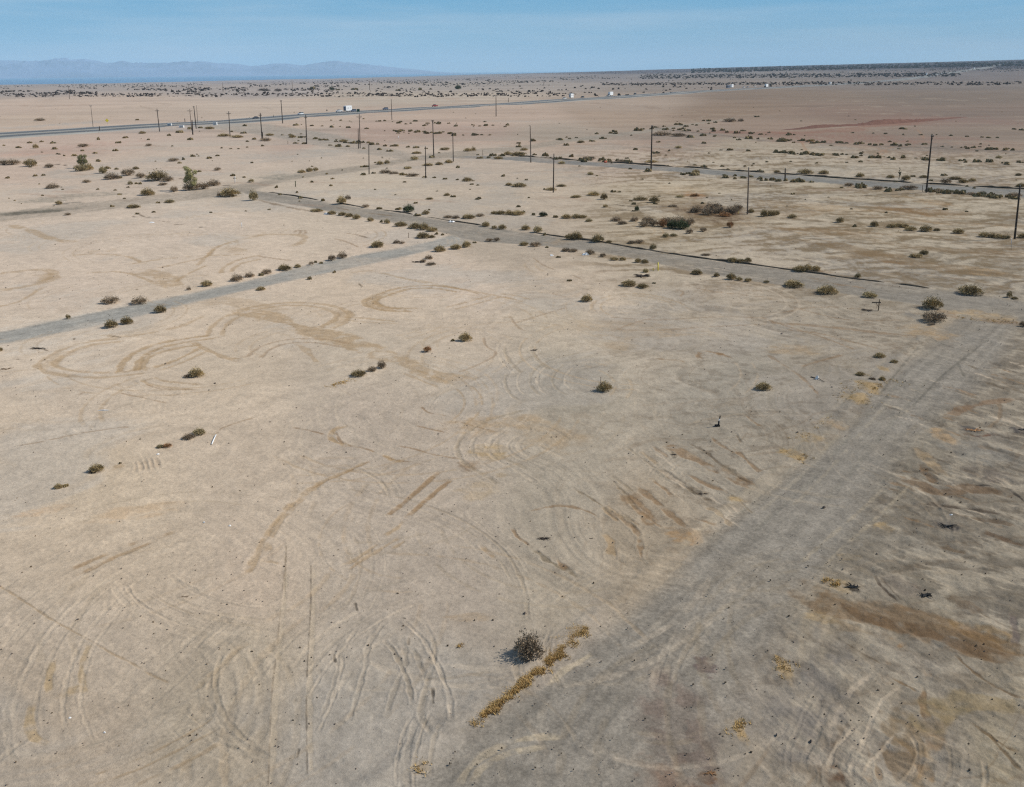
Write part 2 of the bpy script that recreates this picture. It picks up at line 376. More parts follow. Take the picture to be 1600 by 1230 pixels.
def blob(px, py, wx, wy, col, a=.6, ox=0, oy=0, k=4., thr=.0):
    SEED[0] += 1; sd = SEED[0]
    c = P(ox+px/k, oy+py/k); e = P(ox+(px+wx/2)/k, oy+py/k); g = P(ox+px/k, oy+(py-wy/2)/k)
    ax = (e-c)[:2]; ay = (g-c)[:2]; la, lb = np.linalg.norm(ax), np.linalg.norm(ay)
    I = sel(np.array([c[:2]-ax-ay, c[:2]+ax+ay, c[:2]+ax-ay, c[:2]-ax+ay]), 1.0+la)
    if len(I) == 0: return
    dx, dy = GX[I]-c[0], GY[I]-c[1]
    u = (dx*ax[0]+dy*ax[1])/la**2; v = (dx*ay[0]+dy*ay[1])/lb**2
    q = np.sqrt(u*u+v*v)+.55*fbm(dx/(la*.5), dy/(lb*.35), 4, sd)
    kk = (1-sst(.45, 1.05, q)); kk = kk*(.45+.8*sst(-.25, .3, fbm(dx/.8, dy/.8, 5, sd+7))); kk = np.clip(kk, 0, 1)*a
    COLR[I] = COLR[I]*(1-kk[:, None])+lin(col)[None]*kk[:, None]

# ------------------------------------------------------------------ roads as regions of the sheet
def edges(top, bot): return smooth(np.array([P(*q)[:2] for q in top]), 4), smooth(np.array([P(*q)[:2] for q in bot]), 4)
ROADS = []
def road(name, top, bot, col, a=.9, jit=.6, soft=1.2, streak=.10, crack=0, cut=True):
    t, b = edges(top, bot)
    ROADS.append((name, np.vstack([t, b[::-1]]), col, a, jit, soft, streak, cut, t, b))
road('gravel_road', [(-90, 533), (0, 517), (100, 496), (200, 476), (300, 456), (400, 434), (475, 414), (550, 399), (620, 387), (675, 375), (715, 362)],
     [(-90, 556), (0, 539), (100, 520), (200, 499), (300, 474), (400, 451), (475, 435), (550, 419), (620, 404), (675, 391), (735, 380)], (142, 142, 137), .92, .5, 1.2)
R2T = [(372, 293), (392, 295.5), (415, 300), (470, 309), (510, 316), (550, 322), (600, 329), (655, 338), (700, 345), (750, 352), (800, 360), (882, 371), (960, 382), (1025, 393), (1100, 404), (1200, 417), (1300, 431), (1400, 444), (1487, 454), (1545, 463), (1610, 473), (1700, 486)]
R2B = [(368, 298), (385, 304), (405, 312), (450, 319), (500, 328), (560, 339), (600, 346), (640, 354), (700, 366), (740, 377), (800, 381), (870, 387), (950, 397), (1020, 411), (1080, 425), (1175, 440), (1250, 450), (1350, 464), (1437, 477), (1500, 489), (1610, 503), (1700, 514)]
road('asphalt_lane', R2T, R2B, (131, 126, 117), .92, .45, 1.0)
road('gravel_lane', [(1500, 494), (1480, 503), (1450, 530), (1430, 552), (1385, 590), (1340, 640), (1290, 690), (1210, 750), (1130, 812), (1060, 870), (1000, 930), (930, 985), (860, 1040), (800, 1085), (745, 1130), (640, 1210), (520, 1300)],
     [(1600, 500), (1592, 512), (1580, 540), (1553, 585), (1512, 620), (1460, 662), (1425, 705), (1390, 750), (1372, 800), (1335, 850), (1295, 900), (1250, 950), (1212, 1010), (1170, 1080), (1130, 1150), (1090, 1230), (1060, 1300)], (131, 126, 117), .96, .8, 1.5, .14)
road('far_asphalt_road', [(700, 243.5), (742, 243.3), (800, 244.5), (825, 245.5), (1000, 257.5), (1200, 270.5), (1300, 278), (1475, 289), (1595, 296), (1720, 304)],
     [(700, 247), (742, 248), (800, 251), (900, 258), (1000, 265), (1100, 272.5), (1200, 280), (1300, 287), (1400, 295), (1500, 302), (1600, 309), (1720, 318)], (116, 117, 115), .9, .5, 1.5)
road('dirt_track', [(-80, 338), (0, 332), (90, 320), (175, 312), (250, 303), (330, 294), (400, 284), (475, 270), (575, 257), (650, 244), (745, 233), (800, 229), (900, 215), (1000, 204), (1080, 193), (1150, 183)],
     [(-80, 355), (0, 347), (90, 338), (175, 328), (250, 318), (330, 309), (400, 297), (475, 279), (575, 266), (650, 252), (745, 243), (800, 237), (900, 222), (1000, 209), (1080, 196), (1150, 185.5)], (146, 137, 124), .85, 1.0, 2.2)
road('dirt_track', [(300, 187), (380, 193), (432, 195), (500, 206), (550, 216), (600, 228), (645, 240)], [(290, 199), (360, 205), (420, 214), (480, 226), (560, 240), (610, 247), (640, 251)], (150, 142, 131), .75, 1.2, 3.0)
def inside(x, y, poly):
    c = np.zeros(len(x), bool); n = len(poly); j = n-1
    for i in range(n):
        xi, yi = poly[i]; xj, yj = poly[j]
        if yi != yj:
            q = ((yi > y) != (yj > y)) & (x < (xj-xi)*(y-yi)/(yj-yi)+xi); c ^= q
        j = i
    return c
ROADID = np.zeros(len(GX), np.int8)
for k, (name, poly, col, a, jit, soft, streak, cut, te, be) in enumerate(ROADS):
    I = sel(poly, 6+soft)
    x, y = GX[I], GY[I]
    jx = jit*(fbm(x/2.6, y/2.6, 4, 300+k)*1.6+.7*vnoise(x/14, y/14, 320+k)); jy = jit*fbm(x/2.6, y/2.6, 4, 310+k)*1.6
    ins = inside(x+jx, y+jy, poly); J = np.nonzero(ins)[0]
    near_e = dist_poly(x, y, np.vstack([poly, poly[:1]]))
    sd_ = np.where(ins, near_e, -near_e)
    km = sst(-soft*.35, soft, sd_)*a*(1-.28*sst(-.1, .5, fbm(x/5, y/5, 4, 330+k)))
    tdir = math.atan2(*(te[-1]-te[0])[::-1]); uu, vv = rot(x, y, tdir)
    lanes = fbm(uu/16, vv/.55, 4, 340+k)
    c = lin(col)*(1+0*streak)
    cc = c[None]*(1+streak*2.0*lanes+.10*fbm(x/3.5, y/3.5, 4, 350+k))[:, None]
    COLR[I] = COLR[I]*(1-km[:, None])+cc*km[:, None]
    ins0 = inside(x, y, poly); sd0 = np.where(ins0, near_e, -near_e); flat = sst(-.6, .9, sd0); DZ[I] += -flat*.06 if name != 'dirt_track' else 0
    if name == 'gravel_lane': DZ[I] += .13*np.exp(-((-sd0-.8)/.55)**2)*(.5+.9*np.abs(fbm(x/2.2, y/2.2, 4, 360)))*(GR[I] < 150)*(dist_poly(x, y, te) < dist_poly(x, y, be))*1.0
    ROADID[I[J]] = k+1

# ------------------------------------------------------------------ painted / pressed marks
TAN = (158, 135, 103); BRN = (128, 103, 74); DRK = (92, 78, 60); LGT = (186, 173, 154); GLD = (160, 136, 94)
A5 = (0, 340, 4.); A6 = (400, 340, 4.); B0 = (0, 600, 4.); B4 = (400, 600, 4.); B8 = (800, 600, 4.); B12 = (1200, 600, 4.)
C0 = (0, 900, 3.7275); C4 = (400, 900, 3.7275); C8 = (800, 900, 3.7275); C12 = (1200, 900, 3.7275); D0 = (0, 80, 4.); D4 = (400, 80, 4.); D8 = (800, 80, 4.); D12 = (1200, 80, 4.); A8 = (800, 340, 4.); A12 = (1200, 340, 4.)
def T(reg, pts): return PL(pts, reg[0], reg[1], reg[2])
# tyre circles, middle left
twin(T(A5, [(760, 765), (600, 782), (480, 808), (370, 858), (290, 912), (330, 950), (450, 975), (620, 985), (780, 975), (920, 955)]), .8, TAN, .60, .03, .1)
stroke(T(A5, [(420, 850), (340, 885), (300, 930), (360, 955)]), 2.2, TAN, .4)
twin(T(A5, [(1340, 742), (1150, 770), (1000, 800), (880, 852), (815, 910), (800, 965)]), .8, TAN, .8, .03)
stroke(T(A5, [(1270, 790), (1100, 820), (980, 852), (905, 900), (890, 955)]), .8, TAN, .7, .03)
stroke(T(A5, [(950, 940), (1080, 900), (1200, 842), (1265, 805)]), .7, TAN, .75, .03); stroke(T(A5, [(1000, 955), (1120, 915), (1240, 860), (1300, 830)]), .5, TAN, .6, .03)
stroke(T(A5, [(960, 1000), (1050, 1025), (1260, 1045)]), .5, TAN, .6, .03); stroke(T(A5, [(880, 1010), (960, 1050), (1210, 1076)]), .5, TAN, .6, .03)
stroke(T(A5, [(1200, 780), (1300, 830), (1400, 870), (1480, 890)]), .9, TAN, .65, .03)
stroke(T(A5, [(660, 738), (760, 748), (960, 718), (1120, 682), (1220, 640), (1310, 598)]), .9, TAN, .55, .02, .1)
twin(T(A5, [(1340, 740), (1370, 680), (1450, 620), (1600, 575)]), .7, TAN, .6, .02)
stroke(T(A5, [(1200, 550), (1400, 520), (1600, 560), (1800, 590)]), 4.0, TAN, .35, 0, .1)
stroke(T(A6, [(-40, 585), (100, 615), (220, 665), (380, 715), (560, 770), (700, 828)]), 3.2, TAN, .72, 0, .05, 1.0)
twin(T(A6, [(-60, 575), (140, 545), (300, 542), (450, 560), (545, 600), (520, 650), (430, 695)]), .9, TAN, .6, .03)
stroke(T(A6, [(500, 570), (550, 600), (520, 640), (450, 680)]), 2.0, TAN, .5)
stroke(T(A6, [(540, 622), (700, 632), (880, 650)]), .6, TAN, .6, .02); stroke(T(A6, [(560, 640), (700, 655), (900, 662)]), .5, TAN, .5, .02)
twin(T(A6, [(1290, 460), (1110, 434), (950, 440), (820, 473), (725, 510), (722, 545), (820, 572), (1010, 578)]), .7, TAN, .8, .04)
stroke(T(A6, [(830, 480), (740, 508), (720, 535), (780, 562), (900, 580)]), 1.9, TAN, .75, .03)
stroke(T(A6, [(600, 345), (700, 332), (820, 355), (1000, 398), (1300, 450), (1600, 510)]), .6, TAN, .55, .02, .1); stroke(T(A6, [(860, 370), (1060, 400), (1250, 440), (1400, 480)]), .5, TAN, .6, .02, .1)
stroke(T(A6, [(800, 862), (950, 910), (1100, 980), (1290, 1025)]), 2.6, TAN, .6, .0, .1, 1.0)
twin(T(A6, [(960, 960), (1080, 1010), (1180, 1050)]), .4, TAN, .5)
twin(T(A6, [(-20, 880), (60, 815), (200, 775), (400, 772), (560, 800)]), .5, BRN, .5, .03)
stroke(T(A6, [(250, 790), (320, 830), (380, 910)]), .9, TAN, .5)
stroke(T(A6, [(1420, 750), (1440, 805), (1500, 850), (1410, 910), (1250, 975)]), .3, BRN, .5, .03)
twin(T(A6, [(1210, 570), (1400, 520), (1540, 488), (1700, 520)]), .5, TAN, .6, .02)
# upper left
stroke(T(A5, [(-20, 352), (150, 332), (300, 330), (335, 370), (250, 412), (120, 437), (-20, 457)]), 1.8, TAN, .60, 0, .05, .8)
stroke(T(A5, [(240, 350), (300, 365), (240, 410)]), 3.5, TAN, .55)
stroke(T(A5, [(870, 335), (960, 360), (1050, 400), (1110, 440)]), 3.6, TAN, .60, 0, .1, .8)
for q in ([(820, 290), (1000, 262), (1200, 242), (1500, 232)], [(970, 318), (1150, 280), (1290, 245), (1350, 192), (1450, 150), (1640, 112)], [(1230, 300), (1300, 235), (1360, 180), (1500, 148)],
          [(1380, 352), (1400, 310), (1500, 262), (1640, 232)], [(1440, 342), (1500, 292), (1640, 255)], [(560, 345), (750, 340), (900, 380), (1000, 430)], [(440, 240), (600, 228), (800, 245), (900, 290)], [(-20, 560), (130, 520), (260, 440)], [(1100, 400), (1180, 350), (1290, 300)]):
    stroke(T(A5, q), .75, TAN, .65, .02, .1)
stroke(T(A5, [(60, 45), (200, 85), (300, 128), (430, 152)]), 2.4, TAN, .65, 0, .1); stroke(T(A5, [(520, 210), (640, 215), (760, 190)]), 3, TAN, .4, 0, .3)
stroke(T(A5, [(1380, 205), (1450, 200), (1520, 225)]), 4, TAN, .45, 0, .1)
stroke(T(A6, [(-30, 112), (150, 105), (300, 115), (290, 150), (220, 182)]), 1.8, TAN, .6)
for q in ([(240, 92), (262, 78), (280, 92), (262, 108)], [(275, 85), (300, 78), (312, 95), (290, 105)], [(470, 102), (600, 102), (700, 126)], [(480, 130), (560, 150), (640, 185)], [(0, 240), (160, 262), (230, 270)]):
    stroke(T(A6, q), .5, BRN, .6, .02)
stroke(T(A6, [(640, 112), (700, 128)]), .6, DRK, .8)
# centre sand
stroke(T(B4, [(545, 262), (485, 290), (462, 330), (498, 362), (560, 384)]), .75, TAN, .85, .04); stroke(T(B4, [(500, 300), (520, 350), (560, 385)]), .25, BRN, .8, .03)
for q in ([(215, 268), (330, 290), (440, 320)], [(560, 385), (640, 395), (740, 425), (850, 470), (1000, 492)], [(880, 385), (1000, 410), (1100, 440), (1280, 470)], [(1030, 140), (1080, 180), (1200, 200)], [(1270, 235), (1400, 275), (1520, 305)], [(1000, 260), (1200, 310)], [(330, 660), (480, 590), (620, 525), (720, 480)]):
    stroke(T(B4, q), .22, BRN, .75, .03, .05)
stroke(T(B4, [(780, 440), (860, 478), (930, 488)]), .5, TAN, .8)
stroke(T(B4, [(1150, 548), (1060, 622), (950, 722), (820, 826)]), .5, (138, 113, 82), .85, .04, 0, .25); stroke(T(B4, [(1218, 597), (1110, 690), (1020, 765), (950, 830)]), .5, (138, 113, 82), .85, .04, 0, .25)
stroke(T(B4, [(930, 850), (880, 900), (800, 950)]), .4, TAN, .7)
stroke(T(B4, [(700, 485), (550, 555), (420, 610), (270, 710), (150, 830), (70, 940), (0, 1080), (-60, 1200)]), .6, TAN, .6, .03, .2); stroke(T(B4, [(330, 680), (200, 800), (110, 920), (70, 1060)]), .6, TAN, .5, .03, .2)
blob(1450, 420, 320, 110, GLD, .6, *B4[:2]); blob(1330, 510, 160, 100, BRN, .6, *B4[:2]); blob(1400, 260, 520, 130, TAN, .5, *B4[:2]); blob(1530, 570, 90, 40, GLD, .6, *B4[:2]); blob(250, 330, 500, 200, TAN, .35, *B8[:2]); blob(1400, 660, 300, 150, GLD, .28, *B4[:2])
for q in ([(560, 1180), (700, 1080), (900, 960)], [(840, 1040), (950, 970)], [(1400, 1000), (1500, 1100)], [(60, 1100), (160, 1130)], [(540, 1140), (640, 1090), (760, 1000)]):
    stroke(T(B4, q), .35, TAN, .6, .03, .1)
# left foreground
for q in ([(440, 1160), (560, 1110), (690, 1053)], [(500, 1190), (700, 1092), (830, 1040), (960, 982)], [(1000, 958), (1120, 912)], [(790, 1012), (860, 988)]):
    stroke(T(B0, q), .45, (148, 124, 94), .75, .03, 0, .2)
for q in ([(90, 395), (350, 342), (600, 292), (830, 266)], [(740, 55), (880, 85), (1050, 122)], [(900, 0), (1010, 30), (1240, 40)], [(480, 70), (540, 48)], [(1300, 310), (1350, 310), (1400, 270), (1600, 205)], [(600, 130), (700, 128)]):
    stroke(T(B0, q), .22, BRN, .6, .02, .1)
for i in range(5): stroke(T(B0, [(840+32*i, 490-8*i), (852+32*i, 520-8*i), (845+38*i, 550-6*i)]), .35, (168, 152, 132), .7, .05)
blob(850, 800, 500, 110, (186, 160, 128), .5, *B0[:2]); blob(280, 790, 300, 60, (186, 155, 120), .45, *B0[:2]); blob(740, 515, 90, 40, TAN, .5, *B0[:2])
stroke(T(C0, [(-20, 50), (100, 122), (300, 252), (430, 325), (540, 385), (660, 455), (760, 502), (880, 575), (1000, 632)]), .14, (146, 126, 98), .6, .03, .1)
stroke(T(C0, [(320, 480), (290, 560), (280, 640), (290, 690)]), .45, GLD, .55, .02); stroke(T(C0, [(525, 395), (480, 500), (475, 600), (500, 690)]), .42, GLD, .5, .02); stroke(T(C0, [(190, 745), (170, 850), (190, 930), (255, 970)]), .55, GLD, .55, .02); blob(420, 670, 140, 70, GLD, .45, 0, 900, 3.7275)
# sweeping ridges: families of parallel arcs
def family(pl, offs, wid, a, rut, cols):
    for i, o in enumerate(offs):
        q = offset(pl, o+random.gauss(0, .22)); n = len(q); k0 = int(random.random()*n*.3); k1 = n-int(random.random()*n*.3)
        q = q[k0:k1]
        if len(q) < 3: continue
        j = np.cumsum(np.random.default_rng(abs(int(o*100))+n).normal(0, .018, (len(q), 2)), 0)
        stroke(q+j, wid*(.6+.8*random.random()), cols[i % len(cols)], a*.95, rut*(.5+.7*random.random()), .2, .45)
BGY = (150, 141, 127)
family(T(C0, [(100, 1200), (60, 900), (120, 600), (300, 300), (560, 60), (900, -140), (1250, -240)]), [0, 1.1, 1.7, 2.9, 3.6, 4.9, 6.1], .28, .42, .035, [LGT, BGY])
family(T(C0, [(420, 1200), (300, 950), (270, 760), (330, 520), (480, 270), (800, -20), (1200, -200)]), [-.5, .6, 1.6, -1.6], .26, .38, .035, [LGT, BGY, BGY])
family(T(C0, [(1490, 180), (1300, 230), (1100, 380), (1040, 480)]), [0, .5, 1.1, 1.7], .25, .5, .035, [LGT, BGY])
family(T(C0, [(450, 1210), (800, 1080), (1150, 900), (1490, 700)]), [0, .5, -.6, 1.3, -1.3, 2.2], .22, .55, .03, [(140, 120, 92), BGY])
family(T(C0, [(850, 800), (1050, 620), (1300, 400), (1490, 260)]), [0, .8, -.9, 1.8, 2.7], .25, .45, .03, [BGY, LGT, (146, 130, 106)])
family(T(C4, [(330, 700), (420, 560), (560, 400), (800, 240), (1100, 120)]), [0, .9, 1.9, 3.0, -1.1], .3, .45, .04, [LGT, BGY])
family(T(C4, [(480, 960), (560, 760), (620, 560), (640, 420), (740, 280)]), [0, .8, 1.5], .26, .45, .04, [BGY, LGT])
family(T(C4, [(890, 1020), (800, 840), (840, 640), (900, 480), (860, 330), (700, 150)]), [0, -.7, -1.5], .24, .4, .04, [(120, 112, 98), LGT])
family(T(C4, [(1040, 880), (1030, 720), (980, 560), (900, 400), (780, 280)]), [0, -.8, .8], .22, .5, .05, [(118, 110, 96), LGT])
for q in ([(455, 460), (462, 500)], [(1030, 660), (1032, 740)], [(250, 1010), (240, 1055)], [(580, 160), (588, 200)], [(870, 250), (858, 245)], [(890, 365), (888, 400)]): stroke(T(C4, q), .12, (72, 66, 58), .85, .03, ends=False)
stroke(T(B4, [(190, 1000), (182, 1200), (178, 1300)]), .07, (110, 98, 80), .7, .02)
stroke(T(C4, [(165, -40), (120, 430), (95, 650), (80, 960), (70, 1240)]), .05, (104, 92, 78), .6, .012, .25, ends=False); stroke(T(C4, [(320, -60), (318, 180), (296, 600), (295, 900), (298, 1150)]), .055, (88, 80, 70), .75, .015, .2, ends=False)
stroke(offset(T(C4, [(165, -40), (120, 430), (95, 650), (80, 960), (70, 1240)]), .16), .3, (178, 164, 142), .5, .015); stroke(offset(T(C4, [(320, -60), (318, 180), (296, 600), (295, 900), (298, 1150)]), .16), .3, (178, 164, 142), .5, .015)
blob(1250, 240, 320, 60, TAN, .35, 400, 900, 3.7275); blob(960, 1110, 130, 80, GLD, .5, 400, 900, 3.7275)
family(T(B8, [(330, 560), (180, 470), (90, 430), (60, 380), (140, 320), (330, 260)]), [0, .9, 1.8, 2.7, 3.7, 4.8, -1], .32, .42, .045, [LGT, BGY, (132, 120, 98)])
family(T(B8, [(420, 60), (350, 20), (330, -40), (400, -110), (560, -150)]), [0, 1.2, 2.4, 3.6, 4.6, 5.8], .34, .45, .045, [LGT, (140, 128, 108)])
family(T(B8, [(200, -40), (120, -100), (60, -160), (40, -240), (150, -330)]), [0, 1.3, 2.4, -1.2], .34, .45, .04, [LGT, (140, 128, 108)])
family(T(A8, [(700, 615), (620, 590), (605, 545), (680, 510), (800, 500), (960, 540), (1040, 600)]), [0, .9, -1.0, 1.8], .4, .5, .04, [LGT, TAN])
# worn slope beside the right-hand lane
for q, wd, c in (([(1000, 398), (1060, 420), (1150, 472), (1240, 520), (1320, 550), (1400, 592), (1500, 650)], 1.1, BRN), ([(1100, 366), (1200, 420), (1300, 500), (1400, 570), (1500, 630)], .3, DRK), ([(1240, 325), (1300, 380), (1400, 440)], .5, BRN), ([(1360, 390), (1450, 460), (1560, 560)], .35, BRN),
                 ([(920, 530), (1050, 610), (1130, 665), (1250, 740)], .45, DRK), ([(940, 560), (1080, 640), (1180, 700)], .3, DRK), ([(1090, 560), (1200, 620), (1330, 670)], .45, BRN), ([(870, 600), (960, 660), (1000, 700)], .4, BRN), ([(700, 690), (790, 760), (860, 850)], 1.2, BRN), ([(780, 640), (880, 720), (980, 810), (1100, 900)], .6, BRN),
                 ([(590, 580), (700, 680), (780, 790)], .35, (120, 106, 84)), ([(380, 650), (500, 720), (640, 820)], .35, (120, 106, 84)), ([(90, 800), (300, 760), (480, 800), (560, 860)], .3, BRN), ([(0, 900), (40, 960), (120, 1020)], .25, BRN), ([(140, 1030), (220, 1100), (330, 1160), (420, 1215)], .5, (112, 100, 80)), ([(280, 1090), (310, 1130), (360, 1160)], .4, BRN),
                 ([(740, 870), (790, 950), (810, 1100)], .35, BRN), ([(570, 930), (620, 1000), (620, 1080)], .6, TAN), ([(1160, 850), (1220, 870), (1290, 885)], .5, BRN), ([(1400, 310), (1420, 350), (1440, 375)], .2, DRK), ([(1450, 190), (1560, 270)], .3, BRN)):
    stroke(T(B8, q), wd, c, .72, .05, .12, .8)
for i in range(26):
    x0 = 480+random.random()*900; y0 = 380+random.random()*450; l_ = 60+random.random()*160
    stroke(T(B8, [(x0, y0), (x0+l_*.5, y0+l_*.36), (x0+l_, y0+l_*.75)]), .2+.25*random.random(), random.choice([BRN, (120, 106, 84), LGT, TAN]), .5, .045, .1, .8)
blob(1010, 450, 40, 50, (70, 62, 50), .8, *B8[:2]); blob(1170, 680, 110, 40, (70, 64, 52), .75, *B8[:2]); blob(1080, 950, 260, 110, (160, 128, 88), .55, *B8[:2]); blob(1390, 725, 140, 50, GLD, .7, *B8[:2]); blob(780, 730, 140, 110, BRN, .5, *B8[:2]); blob(100, 240, 300, 120, TAN, .5, *B8[:2])

for q in ([(900, 885), (1010, 890), (1090, 905)], [(1150, 850), (1180, 885)], [(1200, 830), (1290, 850), (1380, 880)], [(1160, 870), (1180, 840)]): stroke(T(A8, q), .5, BRN, .65, .03)
blob(1300, 855, 60, 30, BRN, .8, *A8[:2])
for q in ([(1080, 420), (1250, 460), (1600, 500)], [(1010, 445), (1070, 465), (1050, 495)], [(130, 250), (200, 300), (280, 330)], [(600, 620), (900, 640), (1300, 620), (1600, 630)], [(620, 700), (900, 705), (1300, 680), (1600, 665)], [(20, 660), (150, 620), (350, 560)], [(350, 500), (200, 470), (0, 480)], [(-20, 610), (60, 700), (200, 700)], [(380, 360), (450, 395)], [(650, 700), (760, 660), (900, 620)]):
    stroke(T(A8, q), .35, BRN, .5, .03, .1)
blob(700, 690, 900, 120, TAN, .3, *A8[:2]); blob(640, 800, 260, 80, TAN, .35, *A8[:2]); blob(300, 150, 200, 60, TAN, .3, *A8[:2])
# right of centre, mid distance
for q, wd in (([(0, 655), (200, 670), (450, 690), (700, 720), (900, 745)], 1.2), ([(100, 700), (300, 720), (500, 770), (700, 820)], .6), ([(200, 935), (350, 890), (480, 855)], .5), ([(0, 640), (150, 690), (330, 745), (560, 830)], .4), ([(0, 860), (200, 990), (330, 1120)], .4), ([(60, 600), (300, 560), (600, 570)], .4), ([(150, 560), (500, 640), (850, 640)], .35)):
    stroke(T(A12, q), wd, BRN, .55, .03, .1)
blob(1010, 720, 330, 90, TAN, .6, *A12[:2]); blob(150, 830, 400, 70, TAN, .4, *A12[:2]); blob(720, 945, 70, 50, GLD, .6, *A12[:2]); blob(640, 1060, 180, 90, GLD, .7, *A12[:2]); blob(560, 1130, 130, 70, GLD, .6, *A12[:2]); blob(550, 90, 220, 80, GLD, .55, *B12[:2]); blob(390, 250, 220, 70, TAN, .5, *B12[:2]); blob(260, 340, 180, 70, GLD, .45, *B12[:2]); blob(150, 440, 170, 90, GLD, .75, *B12[:2])
blob(1340, 610, 460, 70, (160, 138, 104), .6, *A12[:2]); blob(1480, 650, 300, 30, BRN, .5, *A12[:2]); blob(1120, 600, 140, 60, BRN, .5, *A12[:2]); blob(890, 610, 120, 60, (110, 110, 108), .5, *A12[:2])
# brown damp belts north of the lane
for q, wd in (([(0, 65), (300, 90), (500, 110), (750, 160), (1050, 200), (1600, 230)], 6), ([(100, 140), (300, 150), (550, 205), (800, 260)], 4), ([(600, 215), (900, 290), (1200, 330), (1600, 375)], 5.5), ([(400, 250), (600, 240), (820, 240)], 3), ([(850, 0), (1100, 30), (1400, 40), (1600, 60)], 4)):
    stroke(T(A12, q), wd, (118, 98, 70), .62, 0, .12, 1.0, False)
for q, wd in (([(1050, 950), (1250, 980), (1600, 1010)], 16), ([(1350, 1080), (1600, 1085)], 5), ([(900, 960), (1050, 1010), (1180, 1060), (1400, 1060)], 12)):
    stroke(T(D8, q), wd, (112, 92, 64), .62, 0, .1, .8)
blob(1270, 1010, 420, 110, (84, 64, 44), .9, *D8[:2]); blob(1140, 900, 150, 40, (150, 108, 66), .6, *D8[:2]); blob(1050, 870, 400, 60, TAN, .4, *D8[:2]); blob(1100, 960, 500, 70, (125, 105, 76), .5, *D8[:2])
for q, wd in (([(640, 1000), (800, 990), (1100, 1040), (1300, 1045)], 4), ([(200, 1020), (330, 1000), (430, 1010)], 6), ([(0, 1100), (300, 1120), (600, 1140), (900, 1150)], 4), ([(650, 970), (900, 1000), (1000, 1030), (900, 1050)], 3)):
    stroke(T(D12, q), wd, (124, 100, 68), .62, 0, .1, .9)
blob(950, 1000, 560, 55, (120, 95, 62), .65, *D12[:2]); blob(1040, 950, 200, 45, (132, 108, 76), .55, *D12[:2]); blob(380, 980, 400, 60, TAN, .4, *D12[:2]); blob(80, 960, 400, 60, (128, 106, 74), .5, *D12[:2])
for q in ([(640, 960), (820, 975), (1000, 968), (1030, 978)], [(690, 995), (760, 998), (880, 1015)], [(640, 1000), (700, 990)]): stroke(T(D8, q), .9, (58, 46, 34), .8, .05, .1)
for i in range(70):
    x0 = 30+random.random()*1500; y0 = 900+random.random()*300; l_ = 60+random.random()*240
    stroke(T(D12, [(x0, y0), (x0+l_*.5, y0+l_*.05), (x0+l_, y0+l_*.12)]), .7+1.3*random.random(), random.choice([BRN, (108, 90, 66), (190, 178, 158), (190, 178, 158), TAN]), .5, .04, .15, .9)
for i in range(60):
    x0 = 30+random.random()*1500; y0 = 20+random.random()*400; l_ = 60+random.random()*240
    stroke(T(A12, [(x0, y0), (x0+l_*.5, y0+l_*.05), (x0+l_, y0+l_*.13)]), .4+.8*random.random(), random.choice([BRN, (108, 90, 66), (186, 174, 154), (186, 174, 154), TAN]), .5, .04, .15, .9)
# far red bank ground, far roads, pink flats
for q, wd in (([(-100, 505), (150, 510), (400, 500), (620, 470), (900, 445)], 16), ([(1300, 560), (1600, 575)], 10), ([(1100, 415), (1300, 410)], 12)): stroke(T(D12, q), wd, (132, 90, 74), .6, 0, .0, .8)
stroke(T(D8, [(1180, 500), (1350, 508), (1600, 512)]), 18, (122, 82, 68), .65, 0, 0, .8)
for q in ([(-700, 480), (-100, 550), (0, 562), (300, 572), (800, 598), (1200, 612), (1700, 632)],): stroke(T(D12, q), 5.5, (105, 98, 90), .75, 0, 0, .3, False)
for q in ([(0, 630), (400, 652), (800, 672), (1300, 692), (1700, 715)], [(0, 800), (0, 801)]): stroke(T(D12, q), 2.2, (128, 112, 96), .6, 0, .1, .6, False)
for q in ([(200, 550), (225, 600), (250, 640)], [(930, 490), (960, 520), (975, 545)], [(660, 660), (720, 620), (780, 600)], [(690, 610), (740, 630), (690, 650)]): stroke(T(D12, q), 1.4, (150, 120, 96), .6)
blob(450, 545, 1500, 90, (134, 98, 84), .55, *D12[:2]); blob(1100, 430, 900, 60, (134, 104, 92), .4, *D12[:2]); blob(560, 790, 1100, 20, (150, 155, 158), .2, *D12[:2]); blob(800, 740, 1500, 90, (172, 164, 148), .45, *D12[:2]); blob(850, 850, 1300, 60, (185, 172, 150), .4, *D8[:2]); blob(600, 590, 700, 120, (175, 158, 142), .3, *D8[:2])
for q in ([(0, 550), (240, 590), (700, 640), (1500, 700)],): stroke(T(D8, [(0, 583), (700, 582), (1200, 590), (1600, 640)]), 2, (140, 118, 100), .5, 0, .1)
blob(640, 930, 1400, 200, (192, 178, 162), .3, *D0[:2]); blob(300, 620, 600, 90, (180, 150, 134), .5, *D0[:2]); blob(1100, 480, 700, 50, (158, 156, 152), .45, *D0[:2]); blob(350, 460, 300, 40, (158, 156, 152), .45, *D0[:2])
stroke(T(D0, [(-20, 1028), (150, 1010), (300, 1000), (420, 985)]), 5.5, (84, 80, 70), 1.0, 0, .0, .5); blob(400, 915, 600, 40, (128, 124, 112), .6, *D0[:2]); blob(200, 1000, 600, 36, (118, 114, 102), .5, *D0[:2]); blob(430, 950, 120, 20, (95, 92, 84), .7, *D0[:2]); blob(800, 700, 400, 90, (165, 158, 150), .4, *D0[:2])
blob(170, 785, 330, 40, (120, 118, 108), .6, *D4[:2]); blob(300, 640, 800, 70, (150, 148, 142), .4, *D4[:2]); blob(400, 985, 160, 28, (112, 112, 108), .6, *D4[:2])
